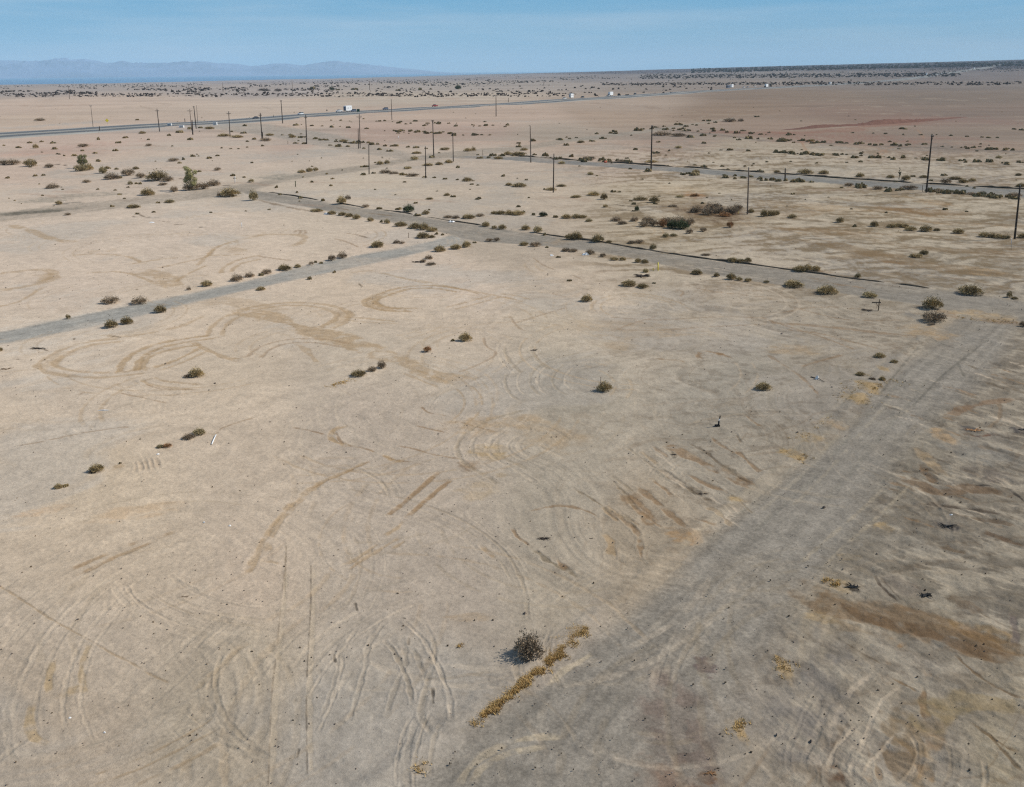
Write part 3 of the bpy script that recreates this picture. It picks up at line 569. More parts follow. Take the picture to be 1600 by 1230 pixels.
for q in ([(100, 950), (250, 985), (420, 1010)], [(500, 978), (600, 995)], [(700, 1010), (860, 1030)], [(20, 930), (120, 960)]): stroke(T(D4, q), 1.2, (118, 100, 78), .7, 0, .05)
for q in ([(-60, 310), (500, 300), (1100, 295), (1700, 300)], [(350, 345), (900, 350)],): stroke(T(D4, q), 6, (165, 132, 112), .45, 0, .1)
# cracks / twigs in the left-hand flats
for q in ([(860, 1010), (900, 1035), (980, 1040)], [(985, 1060), (1060, 1068)], [(1070, 1085), (1150, 1083)], [(1240, 1100), (1300, 1105)], [(640, 1075), (690, 1073)], [(820, 1030), (850, 1037)]): stroke(T(D0, q), .6, DRK, .75, .03)
stroke(T(D0, [(340, 708), (440, 716), (560, 716)]), 1.6, (60, 44, 32), .9, .3); stroke(T(D0, [(1380, 840), (1445, 838)]), .8, (60, 44, 32), .8, .1); stroke(T(D0, [(1100, 795), (1150, 800)]), .9, (70, 52, 40), .8, .1)
for q in ([(170, 820), (240, 815), (310, 838)], [(80, 885), (150, 888)], [(670, 738), (740, 745), (770, 752)], [(460, 770), (465, 750)], [(640, 410), (665, 435)], [(1290, 358), (1330, 361)], [(850, 445), (860, 455)]):
    stroke(T(A5 if q[0][0] not in (640, 1290) else A6, q), .22, DRK, .85, .02)
# right-hand foreground
for q, wd, c, a in (([(180, 60), (400, 180), (620, 225), (850, 275), (1050, 335), (1250, 415), (1520, 520)], 2.6, (112, 92, 68), .8), ([(330, 120), (600, 250), (860, 310), (1100, 400), (1320, 470)], 1.2, (100, 80, 58), .7), ([(950, 260), (1130, 300), (1340, 355)], 1.3, (128, 104, 68), .75), ([(1060, 300), (1300, 380), (1500, 440)], 1.2, (112, 90, 62), .7),
                    ([(380, 280), (550, 310), (640, 340)], .8, (122, 106, 84), .6), ([(660, 345), (740, 385)], .5, BRN, .8), ([(815, 360), (750, 430)], .45, BRN, .8), ([(700, 480), (705, 530)], .4, BRN, .7), ([(670, 570), (690, 610)], .45, BRN, .6), ([(650, 690), (695, 700)], .5, BRN, .8), ([(660, 770), (672, 820)], .3, DRK, .85), ([(930, 550), (930, 600)], .35, BRN, .75), ([(905, 640), (910, 700), (905, 760), (935, 850)], .38, (118, 94, 66), .8),
                    ([(900, 800), (850, 880), (840, 960)], 2.2, (122, 105, 80), .7), ([(760, 880), (830, 960), (900, 1080)], 1.3, (120, 103, 79), .7), ([(740, 1000), (780, 1100), (800, 1240)], 1.3, (112, 94, 70), .75), ([(880, 1080), (920, 1160), (910, 1240)], .9, (118, 94, 64), .75), ([(980, 960), (940, 1040)], .7, BRN, .7), ([(940, 850), (1050, 770), (1200, 730), (1360, 740), (1500, 745)], 1.6, (134, 118, 86), .65), ([(960, 760), (1080, 790), (1230, 780)], 1.4, (130, 118, 92), .5),
                    ([(700, 590), (800, 630), (890, 690)], .14, (104, 84, 58), .85), ([(1080, 450), (1150, 520), (1260, 600), (1400, 680), (1500, 720)], .22, (100, 82, 60), .85), ([(1160, 840), (1300, 940), (1400, 1000), (1500, 1030)], .18, (104, 86, 62), .8), ([(1260, 900), (1400, 1050), (1500, 1150)], .16, (104, 86, 62), .75), ([(370, 340), (460, 395), (560, 455), (690, 525)], .12, (92, 82, 68), .8),
                    ([(620, -10), (650, 50), (700, 100), (770, 160)], .16, (70, 60, 50), .85), ([(640, -10), (700, 60), (780, 150)], .1, (80, 70, 58), .7), ([(800, 30), (850, 50), (930, 110)], .2, DRK, .7), ([(1180, 190), (1300, 250), (1480, 330)], .2, DRK, .7), ([(1430, 220), (1440, 300), (1435, 400)], .35, (95, 86, 84), .7),
                    ([(385, 950), (360, 1020)], .5, BRN, .6), ([(380, 1140), (410, 1240)], .7, (92, 66, 44), .8), ([(480, 1150), (520, 1185)], .5, (80, 60, 44), .7), ([(570, 1150), (600, 1230)], .4, BRN, .6), ([(280, 1080), (300, 1160), (300, 1230)], .16, DRK, .6), ([(620, 1060), (640, 1140), (660, 1230)], .2, BRN, .6), ([(410, 860), (440, 930)], .25, DRK, .6), ([(540, 1030), (550, 1060)], .2, DRK, .6)):
    stroke(T(C12, q), wd, c, a, .03, .08, .7)
family(T(C12, [(370, 1230), (330, 1100), (380, 980), (430, 860), (520, 680), (690, 540)]), [0, .8, -.9, 1.7], .3, .5, .05, [LGT, BGY]); family(T(C12, [(540, 1230), (560, 1100), (640, 1010), (740, 900)]), [0, .6, 1.2], .26, .5, .05, [LGT, BGY])
for wx_, wy_, x_, y_ in ((560, 520, 130, 920), (300, 360, 330, 640), (240, 200, 440, 480)): blob(x_, y_, wx_, wy_, (112, 108, 104), .6, 1200, 900, 3.7275)
blob(495, 75, 90, 60, (42, 38, 34), .9, 1200, 900, 3.7275); blob(420, 50, 260, 90, GLD, .4, 1200, 900, 3.7275); blob(95, 550, 90, 160, GLD, .6, 1200, 900, 3.7275); blob(310, 240, 200, 90, GLD, .4, 1200, 900, 3.7275); blob(1150, 170, 160, 90, (104, 88, 70), .6, 1200, 900, 3.7275); blob(780, 60, 300, 130, (120, 112, 102), .6, 1200, 900, 3.7275)
for i in range(120):
    x0 = 700+random.random()*1100; y0 = -150+random.random()*1100; l_ = 60+random.random()*200
    if x0 < 1000 and y0 > 200 and random.random() < .6: continue
    stroke(T(B12, [(x0, y0), (x0+l_*.5, y0+l_*.14), (x0+l_, y0+l_*.34)]), .15+.35*random.random(), random.choice([BRN, (96, 84, 66), (82, 74, 64), LGT, (160, 150, 132)]), .6, .06, .15, .9)
for q, wd, c, a in (([(870, 590), (960, 625), (1080, 670), (1280, 650), (1500, 690)], 1.3, (106, 86, 64), .8), ([(960, 500), (990, 560), (1060, 620)], .9, (112, 92, 70), .8), ([(1130, 622), (1230, 628), (1350, 635), (1480, 655), (1560, 700), (1640, 760)], .22, (48, 42, 38), .95), ([(980, 742), (1100, 765), (1180, 772), (1300, 790), (1500, 830)], .6, (72, 62, 52), .85), ([(1190, 820), (1300, 840), (1450, 860), (1560, 900)], .5, (92, 76, 58), .8), ([(1340, 915), (1450, 960), (1620, 1015)], .5, (96, 78, 60), .8),
                    ([(1140, 200), (1220, 155), (1320, 130), (1450, 105), (1600, 90)], 1.0, (122, 98, 74), .7), ([(1440, 100), (1452, 160), (1440, 220), (1380, 275)], .3, (120, 104, 84), .7), ([(1250, 320), (1320, 330), (1420, 315)], .5, (96, 66, 48), .8), ([(860, 850), (870, 890)], .3, DRK, .8), ([(1080, 1000), (1160, 1040), (1260, 1060)], .6, (100, 82, 60), .7), ([(950, 1140), (1050, 1170)], .5, DRK, .6), ([(660, 1170), (720, 1150)], .5, DRK, .5), ([(1300, 380), (1380, 420)], .5, BRN, .5)):
    stroke(T(B12, q), wd, c, a, .04, .05, .7)
blob(1110, 885, 170, 80, (58, 56, 58), .85, *B12[:2]); blob(1270, 290, 150, 70, (78, 76, 76), .75, *B12[:2]); blob(1600, 300, 140, 60, (66, 64, 66), .75, *B12[:2]); blob(1100, 330, 130, 130, (170, 140, 100), .55, *B12[:2]); blob(1010, 480, 120, 180, (160, 138, 106), .5, *B12[:2]); blob(1400, 570, 400, 90, (98, 90, 84), .5, *B12[:2]); blob(730, 890, 160, 60, GLD, .5, *B12[:2]); blob(500, 1080, 160, 60, GLD, .3, *B12[:2]); blob(1300, 430, 500, 180, (124, 122, 116), .5, *B12[:2]); blob(800, 1000, 500, 160, (150, 144, 132), .4, *B12[:2])
# pale wheel bands on the gravel lane, smooth grey-brown patch, cracks
for q in ([(0, 958), (140, 932), (320, 930)], [(0, 1022), (120, 1000), (220, 985)], [(490, 440), (380, 500), (290, 560), (200, 650)]): stroke(T(C8, q), .42, (168, 156, 134), .75, .02)
for q in ([(1490, 955), (1400, 1000), (1290, 1065), (1220, 1140), (1180, 1230)], [(1490, 1020), (1400, 1060), (1300, 1130), (1260, 1230)]): stroke(T(C4, q), .42, (165, 153, 132), .7, .02)
blob(950, 850, 640, 760, (118, 107, 98), .95, 800, 900, 3.7275); blob(1130, 520, 170, 130, (98, 86, 82), .8, 800, 900, 3.7275); blob(900, 1180, 420, 300, (122, 104, 90), .8, 800, 900, 3.7275); blob(1140, 1180, 150, 110, (100, 68, 38), .75, 800, 900, 3.7275)
blob(1330, 910, 80, 170, GLD, .7, 800, 900, 3.7275)
for q in ([(1000, 740), (1100, 790), (1300, 850)], [(1060, 990), (1200, 1010)], [(820, 1010), (950, 1050), (1080, 1060)], [(900, 1180), (1120, 960), (1400, 740)], [(940, 890), (1180, 940)], [(1180, 900), (1230, 1000)], [(950, 800), (860, 900), (700, 1100)]): stroke(T(A12, q), .22, (92, 90, 82), .6, .02, .05)
family(T(B12, [(1000, -250), (700, 60), (450, 330), (200, 600), (-80, 850), (-400, 1150)]), [-2.2, -1.2, -.3, .6, 1.5, 2.4], .35, .28, .02, [(156, 146, 126), (116, 114, 104)])
family(T(B12, [(800, 560), (560, 780), (300, 1000), (100, 1200)]), [0, 1.5], .35, .4, .02, [(166, 154, 132)])
# random old wheel arcs everywhere
for i in range(95):
    px = random.uniform(-40, 1640); py = random.uniform(330, 1240); c = P(px, py)[:2]; rr = random.uniform(4, 15); a0 = random.uniform(0, 6.28); da = random.uniform(.5, 2.4)
    tt = np.linspace(a0, a0+da, 14); pl = np.stack([c[0]+rr*np.cos(tt), c[1]+rr*1.3*np.sin(tt)], 1)
    twin(pl, random.uniform(.22, .5), random.choice([LGT, BGY, TAN, (150, 136, 114)]) if px < 900 else random.choice([BGY, (132, 120, 100), (165, 153, 134)]), random.uniform(.12, .32), random.uniform(.005, .02), .3)
for i in range(230):
    px = random.uniform(-40, 1640); py = random.choice([random.uniform(150, 340), random.uniform(142, 240)]); x0, y0 = px, py; l_ = random.uniform(30, 160)
    pl = smooth(np.array([P(x0, y0)[:2], P(x0+l_*.5, y0+random.uniform(-1.5, 2.5))[:2], P(x0+l_, y0+random.uniform(-3, 6))[:2]]), 5)
    stroke(pl, random.uniform(1, 4)*(1+max(0, 240-py)/45), random.choice([(150, 122, 102), (186, 172, 156), (140, 122, 104), (172, 164, 154)]) if px < 900 else random.choice([(120, 98, 82), (160, 146, 128)]), .35, 0, .15)
for i in range(70):
    px = random.uniform(-40, 1100); py = random.uniform(335, 640); c = P(px, py)[:2]; rr = random.uniform(5, 16); a0 = random.uniform(0, 6.28); da = random.uniform(.8, 3.2)
    tt = np.linspace(a0, a0+da, 18); pl = np.stack([c[0]+rr*np.cos(tt), c[1]+rr*(1+.3*random.random())*np.sin(tt)], 1)
    twin(pl, random.uniform(.2, .42), random.choice([TAN, (168, 148, 120), (176, 158, 134), LGT]), random.uniform(.25, .5), random.uniform(.005, .02), .15)
for i in range(30):
    px = random.uniform(-60, 1500); py = random.uniform(620, 1260)
    if px > 1100 and py < 700: continue
    c = P(px, py)[:2]; rr = random.uniform(5, 17); a0 = random.uniform(0, 6.28); da = random.uniform(.5, 1.7); tt = np.linspace(a0, a0+da, 14)
    pl = np.stack([c[0]+rr*np.cos(tt), c[1]+rr*np.sin(tt)], 1)
    family(pl, [j*random.uniform(.35, .6) for j in range(random.randint(2, 6))], random.uniform(.14, .34), random.uniform(.18, .36), random.uniform(.02, .045), [LGT, BGY, (140, 126, 104), (172, 158, 136)])
# small dark flecks of twig and stone shade-coloured debris
GZ += DZ
COLR[near] *= np.array([1.055, 1.0, .925])[None]; COLR[far] *= np.array([1.015, 1.0, .95])[None]
# step of the raised shoulder behind the asphalt lanes handled by separate berm objects
print('ground verts', len(GX))

# ------------------------------------------------------------------ build the sheets
ii = np.arange(NR-1)[:, None]*NA; jj = np.arange(NA)[None, :]; j2 = (jj+1) % NA
F = np.stack([ii+jj, ii+j2, ii+NA+j2, ii+NA+jj], -1).reshape(-1, 4)[:, ::-1]
fid = ROADID[F].max(1)
def mesh_from(name, faces, mt, extra=None):
    used, inv = np.unique(faces.ravel(), return_inverse=True)
    v = np.stack([GX[used], GY[used], GZ[used]], 1); q = inv.astype(np.int32)
    nf = len(faces); me = bpy.data.meshes.new(name)
    ex = 1 if extra is not None else 0
    me.vertices.add(len(used)); me.vertices.foreach_set('co', v.ravel())
    me.loops.add(nf*4+(len(extra) if ex else 0)); me.polygons.add(nf+ex)
    ls = np.arange(nf)*4; lt = np.full(nf, 4)
    if ex:
        pos = np.searchsorted(used, np.array(extra)); q = np.concatenate([q, pos.astype(np.int32)]); ls = np.append(ls, nf*4); lt = np.append(lt, len(extra))
    me.loops.foreach_set('vertex_index', q); me.polygons.foreach_set('loop_start', ls.astype(np.int32)); me.polygons.foreach_set('loop_total', lt.astype(np.int32))
    me.update(calc_edges=True)
    at = me.attributes.new('soil_colour', 'FLOAT_COLOR', 'POINT')
    c = np.ones((len(used), 4), np.float32); c[:, :3] = np.clip(COLR[used], .01, .9); at.data.foreach_set('color', c.ravel())
    me.polygons.foreach_set('use_smooth', np.ones(nf+ex, bool)); me.materials.append(mt)
    o = bpy.data.objects.new(name, me); COL.objects.link(o); return o
tag(mesh_from('ground', F[fid == 0], M_soil, list(range(NA))[::-1]), kind='structure')
for k, rd in enumerate(ROADS):
    ff = F[fid == k+1]
    if len(ff): tag(mesh_from(rd[0], ff, M_grav), kind='structure')

# ------------------------------------------------------------------ strips: highway, berms
def hz(x, y): return hsm(np.atleast_1d(x), np.atleast_1d(y))
def resample(pl, step):
    d = np.concatenate([[0], np.cumsum(np.linalg.norm(np.diff(pl, axis=0), axis=1))]); n = max(2, int(d[-1]/step))
    t = np.linspace(0, d[-1], n); return np.stack([np.interp(t, d, pl[:, 0]), np.interp(t, d, pl[:, 1])], 1)
def strip(name, pl, o0, o1, dz, mt, skirt=0.0, dash=None):
    a, b = offset(pl, o0), offset(pl, o1); za = hz(pl[:, 0], pl[:, 1])+dz; m_ = MB()
    cols = [np.column_stack([a, za]), np.column_stack([b, za])]
    if skirt: cols = [np.column_stack([offset(pl, o0-skirt*3*np.sign(o1-o0)), za-skirt-dz])]+cols+[np.column_stack([offset(pl, o1+skirt*3*np.sign(o1-o0)), za-skirt-dz])]
    n = len(pl); nc = len(cols)
    for i in range(n):
        for c in cols: m_.v.append(tuple(c[i]))
    s_ = 1 if o1 > o0 else -1
    for i in range(n-1):
        if dash and (i % dash[0]) >= dash[1]: continue
        for c in range(nc-1):
            q = (i*nc+c, (i+1)*nc+c, (i+1)*nc+c+1, i*nc+c+1); m_.f.append(q[::-1] if s_ > 0 else q)
    return m_.build(name, mt)
HW = [(-160, 225), (0, 211), (100, 205), (200, 198.6), (300, 193.2), (400, 187), (475, 181), (550, 176.3), (612, 172.7), (700, 168), (800, 162.5), (900, 155.5), (1000, 149.2), (1100, 142.8), (1200, 137.5), (1290, 132.8), (1350, 129), (1412, 124), (1475, 115.3), (1522, 108.5)]
hwp = smooth(np.array([P(*q)[:2] for q in HW]), 8)
e = hwp[-1]+(hwp[-1]-hwp[-3])/np.linalg.norm(hwp[-1]-hwp[-3])*1500; hwp = resample(np.vstack([hwp, e]), 15)
M_asph = mat('highway_asphalt', tuple(lin((92, 94, 95))), .85, .3, .12, .08)
M_shld = mat('shoulder_gravel', tuple(lin((150, 147, 139))), .95, .1, .12, .05)
M_paint = mat('road_paint', (.7, .7, .66), .6)
M_ypaint = mat('yellow_road_paint', (.65, .45, .05), .6)
tag(strip('highway_shoulder', hwp, -25, 20, .12, M_shld, .5), kind='structure')
for o in (-13.5, 9.0):
    tag(strip('highway', hwp, o-5.5, o+5.5, .2, M_asph), kind='structure')
    tag(strip('highway_marking', hwp, o-4.6, o-4.4, .206, M_paint), kind='structure'); tag(strip('highway_marking', hwp, o+4.4, o+4.6, .206, M_ypaint if o < 0 else M_paint), kind='structure')
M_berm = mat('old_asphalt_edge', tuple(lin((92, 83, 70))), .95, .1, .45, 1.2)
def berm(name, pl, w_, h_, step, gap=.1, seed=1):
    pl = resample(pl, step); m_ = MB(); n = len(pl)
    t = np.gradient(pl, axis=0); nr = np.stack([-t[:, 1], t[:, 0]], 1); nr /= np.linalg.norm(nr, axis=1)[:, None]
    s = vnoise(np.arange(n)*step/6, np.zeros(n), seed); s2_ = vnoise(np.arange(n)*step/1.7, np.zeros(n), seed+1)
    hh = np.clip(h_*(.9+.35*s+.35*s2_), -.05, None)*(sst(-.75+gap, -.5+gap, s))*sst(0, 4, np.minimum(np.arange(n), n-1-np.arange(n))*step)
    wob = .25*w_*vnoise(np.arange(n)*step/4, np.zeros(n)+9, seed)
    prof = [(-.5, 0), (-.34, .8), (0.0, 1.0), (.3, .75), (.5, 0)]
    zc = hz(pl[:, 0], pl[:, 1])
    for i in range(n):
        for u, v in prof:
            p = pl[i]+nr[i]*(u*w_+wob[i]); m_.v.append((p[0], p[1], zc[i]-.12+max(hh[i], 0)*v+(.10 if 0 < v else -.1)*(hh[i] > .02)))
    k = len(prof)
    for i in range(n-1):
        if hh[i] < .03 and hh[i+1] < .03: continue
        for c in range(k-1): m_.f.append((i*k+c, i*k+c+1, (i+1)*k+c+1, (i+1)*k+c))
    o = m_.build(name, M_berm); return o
def wpts(l): return smooth(np.array([P(*q)[:2] for q in l]), 5)
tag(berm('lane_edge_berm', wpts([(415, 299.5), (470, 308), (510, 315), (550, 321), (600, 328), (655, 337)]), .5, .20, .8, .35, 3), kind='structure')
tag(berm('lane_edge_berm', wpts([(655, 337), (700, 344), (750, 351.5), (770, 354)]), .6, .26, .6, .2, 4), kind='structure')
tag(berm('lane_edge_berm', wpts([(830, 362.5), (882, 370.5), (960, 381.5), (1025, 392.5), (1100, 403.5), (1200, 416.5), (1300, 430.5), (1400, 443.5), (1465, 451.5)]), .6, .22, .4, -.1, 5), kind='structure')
tag(berm('lane_edge_berm', wpts([(800, 244), (825, 245), (1000, 257), (1200, 270), (1300, 277.5), (1475, 288.5), (1595, 295.5), (1720, 303)]), 1.0, .36, 1.2, .1, 6), kind='structure')
# eroded red bank on the far right
M_red = mat('red_earth', tuple(lin((112, 82, 70))), .95, .1, .22, .4, bump=.4)
def bank(l, seed):
    pl = resample(wpts(l), 1.2); n = len(pl); m_ = MB(); off = np.linspace(-5, 9, 12)
    for j, o in enumerate(off):
        q = offset(pl, o); s = np.arange(n)*1.2
        g = np.exp(-((o-1.5)/3.2)**2)*2.4*(.75+.35*vnoise(s/30, s*0, seed))*sst(0, 60, s)*sst(0, 90, s[-1]-s)
        gul = .55*np.abs(vnoise(s/3.5+.2*o, s*0+o*.05, seed+1))*(abs(o) < 5)
        z = hz(q[:, 0], q[:, 1])+g*(1-gul*.8)-.15
        for i in range(n): m_.v.append((q[i, 0], q[i, 1], z[i]))
    for j in range(len(off)-1):
        for i in range(n-1): m_.f.append((j*n+i, j*n+i+1, (j+1)*n+i+1, (j+1)*n+i))
    return m_.build('red_earth_bank', M_red, smooth_=True)
tag(bank([(1195, 205), (1250, 202), (1300, 198), (1350, 195.5), (1400, 192), (1450, 188.5), (1500, 184), (1540, 181.5)], 77), kind='structure')

# ------------------------------------------------------------------ sea and far mountains
M_sea = bpy.data.materials.new('sea_water'); M_sea.use_nodes = True; b = M_sea.node_tree.nodes['Principled BSDF']
b.inputs['Base Color'].default_value = (.10, .22, .36, 1); b.inputs['Roughness'].default_value = .5
m_ = MB(); m_.v = [(-45000, 4500, ZS), (14000, 4500, ZS), (14000, 60000, ZS), (-45000, 60000, ZS)]; m_.f = [(0, 1, 2, 3)]
tag(m_.build('sea', M_sea), kind='structure')
MT = [(-900, 93), (-600, 97), (-300, 92), (-150, 96), (-60, 98), (0, 99.5), (25, 99), (50, 97.5), (80, 96), (115, 94.5), (150, 97), (175, 99.5), (200, 98.5), (240, 101), (270, 100.5), (300, 97.5), (320, 98.5), (345, 97.5), (370, 99.5), (400, 103), (430, 101), (455, 99.5), (480, 102), (505, 99.5), (530, 97), (555, 99.5), (580, 100), (610, 105), (650, 108.5), (690, 112), (730, 114), (790, 116)]
def mountains():
    xs = np.arange(-900, 800, 2.0); D = 29000.0
    ys = np.interp(xs, [q[0] for q in MT], [q[1] for q in MT])
    m_ = MB(); rows = 16; n = len(xs)
    for k in range(rows):
        t = k/(rows-1)        # 0 foot (near) .. 1 back
        for i, x in enumerate(xs):
            a = math.atan((x-800)*math.cos(TH)/FPX); d = D-6000+t*9000
            top = H+D*(119-.010*x-ys[i])/FE*math.cos(a)**0
            prof = math.sin(min(1, t/.66)*math.pi/2)**1.3 if t < .67 else 1-(t-.67)*1.4
            nz_ = float(0)
            wx_, wy_ = d*math.sin(a), d*math.cos(a)
            m_.v.append((wx_, wy_, (top-ZS)*prof+ZS-3))
    V = np.array(m_.v); f_ = (V[:, 2]-ZS)
    rid = np.abs(fbm(V[:, 0]/1500, V[:, 1]/2600, 5, 210))*1.5
    V[:, 2] = ZS-3+f_*(1.12-.55*rid)
    m_.v = [tuple(v) for v in V]
    for k in range(rows-1):
        for i in range(n-1): m_.f.append((k*n+i, k*n+i+1, (k+1)*n+i+1, (k+1)*n+i))
    return m_.build('mountains', mat('hazed_mountain_rock', (.16, .21, .33), .95, .1, .2, .0005), smooth_=False)  # rock colour pushed towards blue: haze painted in besides the volume
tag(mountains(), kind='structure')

# ================================================================== THINGS
# ------------------------------------------------------------------ shrubs
def lf(name, col, objvar=.28):
    mt = mat(name, col, .9, .1, .6, 4.0, objvar=objvar); return mt
M_leaf = {'g': lf('olive_leaves', (.36, .275, .14)), 'G': lf('dark_green_leaves', (.085, .10, .05)), 'd': lf('dry_grey_brown_twigs', (.31, .235, .155)),
          'y': lf('straw_yellow_stems', (.40, .32, .17)), 'r': lf('rusty_dry_stems', (.34, .19, .09)), 't': lf('pale_green_tamarisk_leaves', (.36, .33, .16)), 'D': lf('dark_far_scrub', (.075, .05, .042))}
M_wood = mat('shrub_wood', (.16, .12, .08), .95, .1, .3, 8)
def crown_mesh(seed, n, leaf, flat=.72, spiky=.0, lobes=5):
    """many small leaf faces through the volume of a lobed dome, unit diameter, base at z=0"""
    rg = np.random.default_rng(seed); V = []; Fc = []
    lc = [(0, 0, .24, .38), (0, 0, .10, .40)]+[(.27*math.cos(a)*rg.uniform(.7, 1.1), .27*math.sin(a)*rg.uniform(.7, 1.1), rg.uniform(.08, .24), rg.uniform(.17, .27)) for a in rg.uniform(0, 6.28)+np.arange(lobes)*6.28/lobes]
    k = 0
    while k < n:
        cx, cy, cz, cr = lc[rg.integers(len(lc))]
        d = rg.normal(size=3); d /= np.linalg.norm(d); d[2] = abs(d[2]) if rg.random() < .75 else d[2]
        rad = cr*rg.uniform(.3, 1.0)**.5*(1+.18*rg.normal())
        p = np.array([cx, cy, cz])+d*rad; p[2] *= flat/.66
        if p[2] < 0: continue
        dirv = p-np.array([0, 0, -.1]); dirv /= np.linalg.norm(dirv); dirv = dirv+rg.normal(size=3)*.45; dirv /= np.linalg.norm(dirv)
        sd_ = np.cross(dirv, rg.normal(size=3)); sd_ /= np.linalg.norm(sd_)+1e-6
        l_ = leaf*rg.uniform(.7, 1.6)*(1+spiky*rg.random()); wd = leaf*rg.uniform(.28, .55)
        b0 = len(V); V += [tuple(p-sd_*wd), tuple(p+sd_*wd), tuple(p+dirv*l_)]; Fc.append((b0, b0+1, b0+2)); k += 1
    m_ = MB(); m_.v = V; m_.f = Fc
    return m_
def stems_mesh(seed, n=14, flat=.7):
    rg = np.random.default_rng(seed); m_ = MB()
    for i in range(n):
        a = rg.uniform(0, 6.28); e_ = rg.uniform(.15, .42); h = rg.uniform(.2, .62)*flat/.66*.8
        m_.tube([(0.03*math.cos(a), .03*math.sin(a), -.03), (e_*.5*math.cos(a), e_*.5*math.sin(a), h*.62), (e_*math.cos(a+.3), e_*math.sin(a+.3), h)], [.014, .009, .004], 4, False)
    return m_
PRO = {}
def proto(kind, var, big):
    key = (kind, var, big)
    if key not in PRO:
        kk = 'gGdyrtD'.index(kind)
        n = {'g': 2400, 'G': 2600, 'd': 1500, 'y': 1700, 'r': 1500, 't': 3000, 'D': 600}[kind]
        if not big: n = int(n*.3)
        lf_ = {'g': .046, 'G': .048, 'd': .04, 'y': .048, 'r': .045, 't': .04, 'D': .07}[kind]*(1 if big else 1.7)
        c = crown_mesh(100*kk+var, n, lf_, .66, {'d': .8, 'y': .6}.get(kind, .2), 4+var % 4)
        me = bpy.data.meshes.new('foliage'); me.from_pydata(c.v, [], c.f); me.materials.append(M_leaf[kind])
        s2 = stems_mesh(900+100*kk+var, 22 if kind in 'dyr' else 12); ms = bpy.data.meshes.new('stems'); ms.from_pydata(s2.v, [], s2.f); ms.materials.append(M_wood if kind != 'y' else M_leaf['y'])
        PRO[key] = (me, ms)
    return PRO[key]
ZS_ = {}
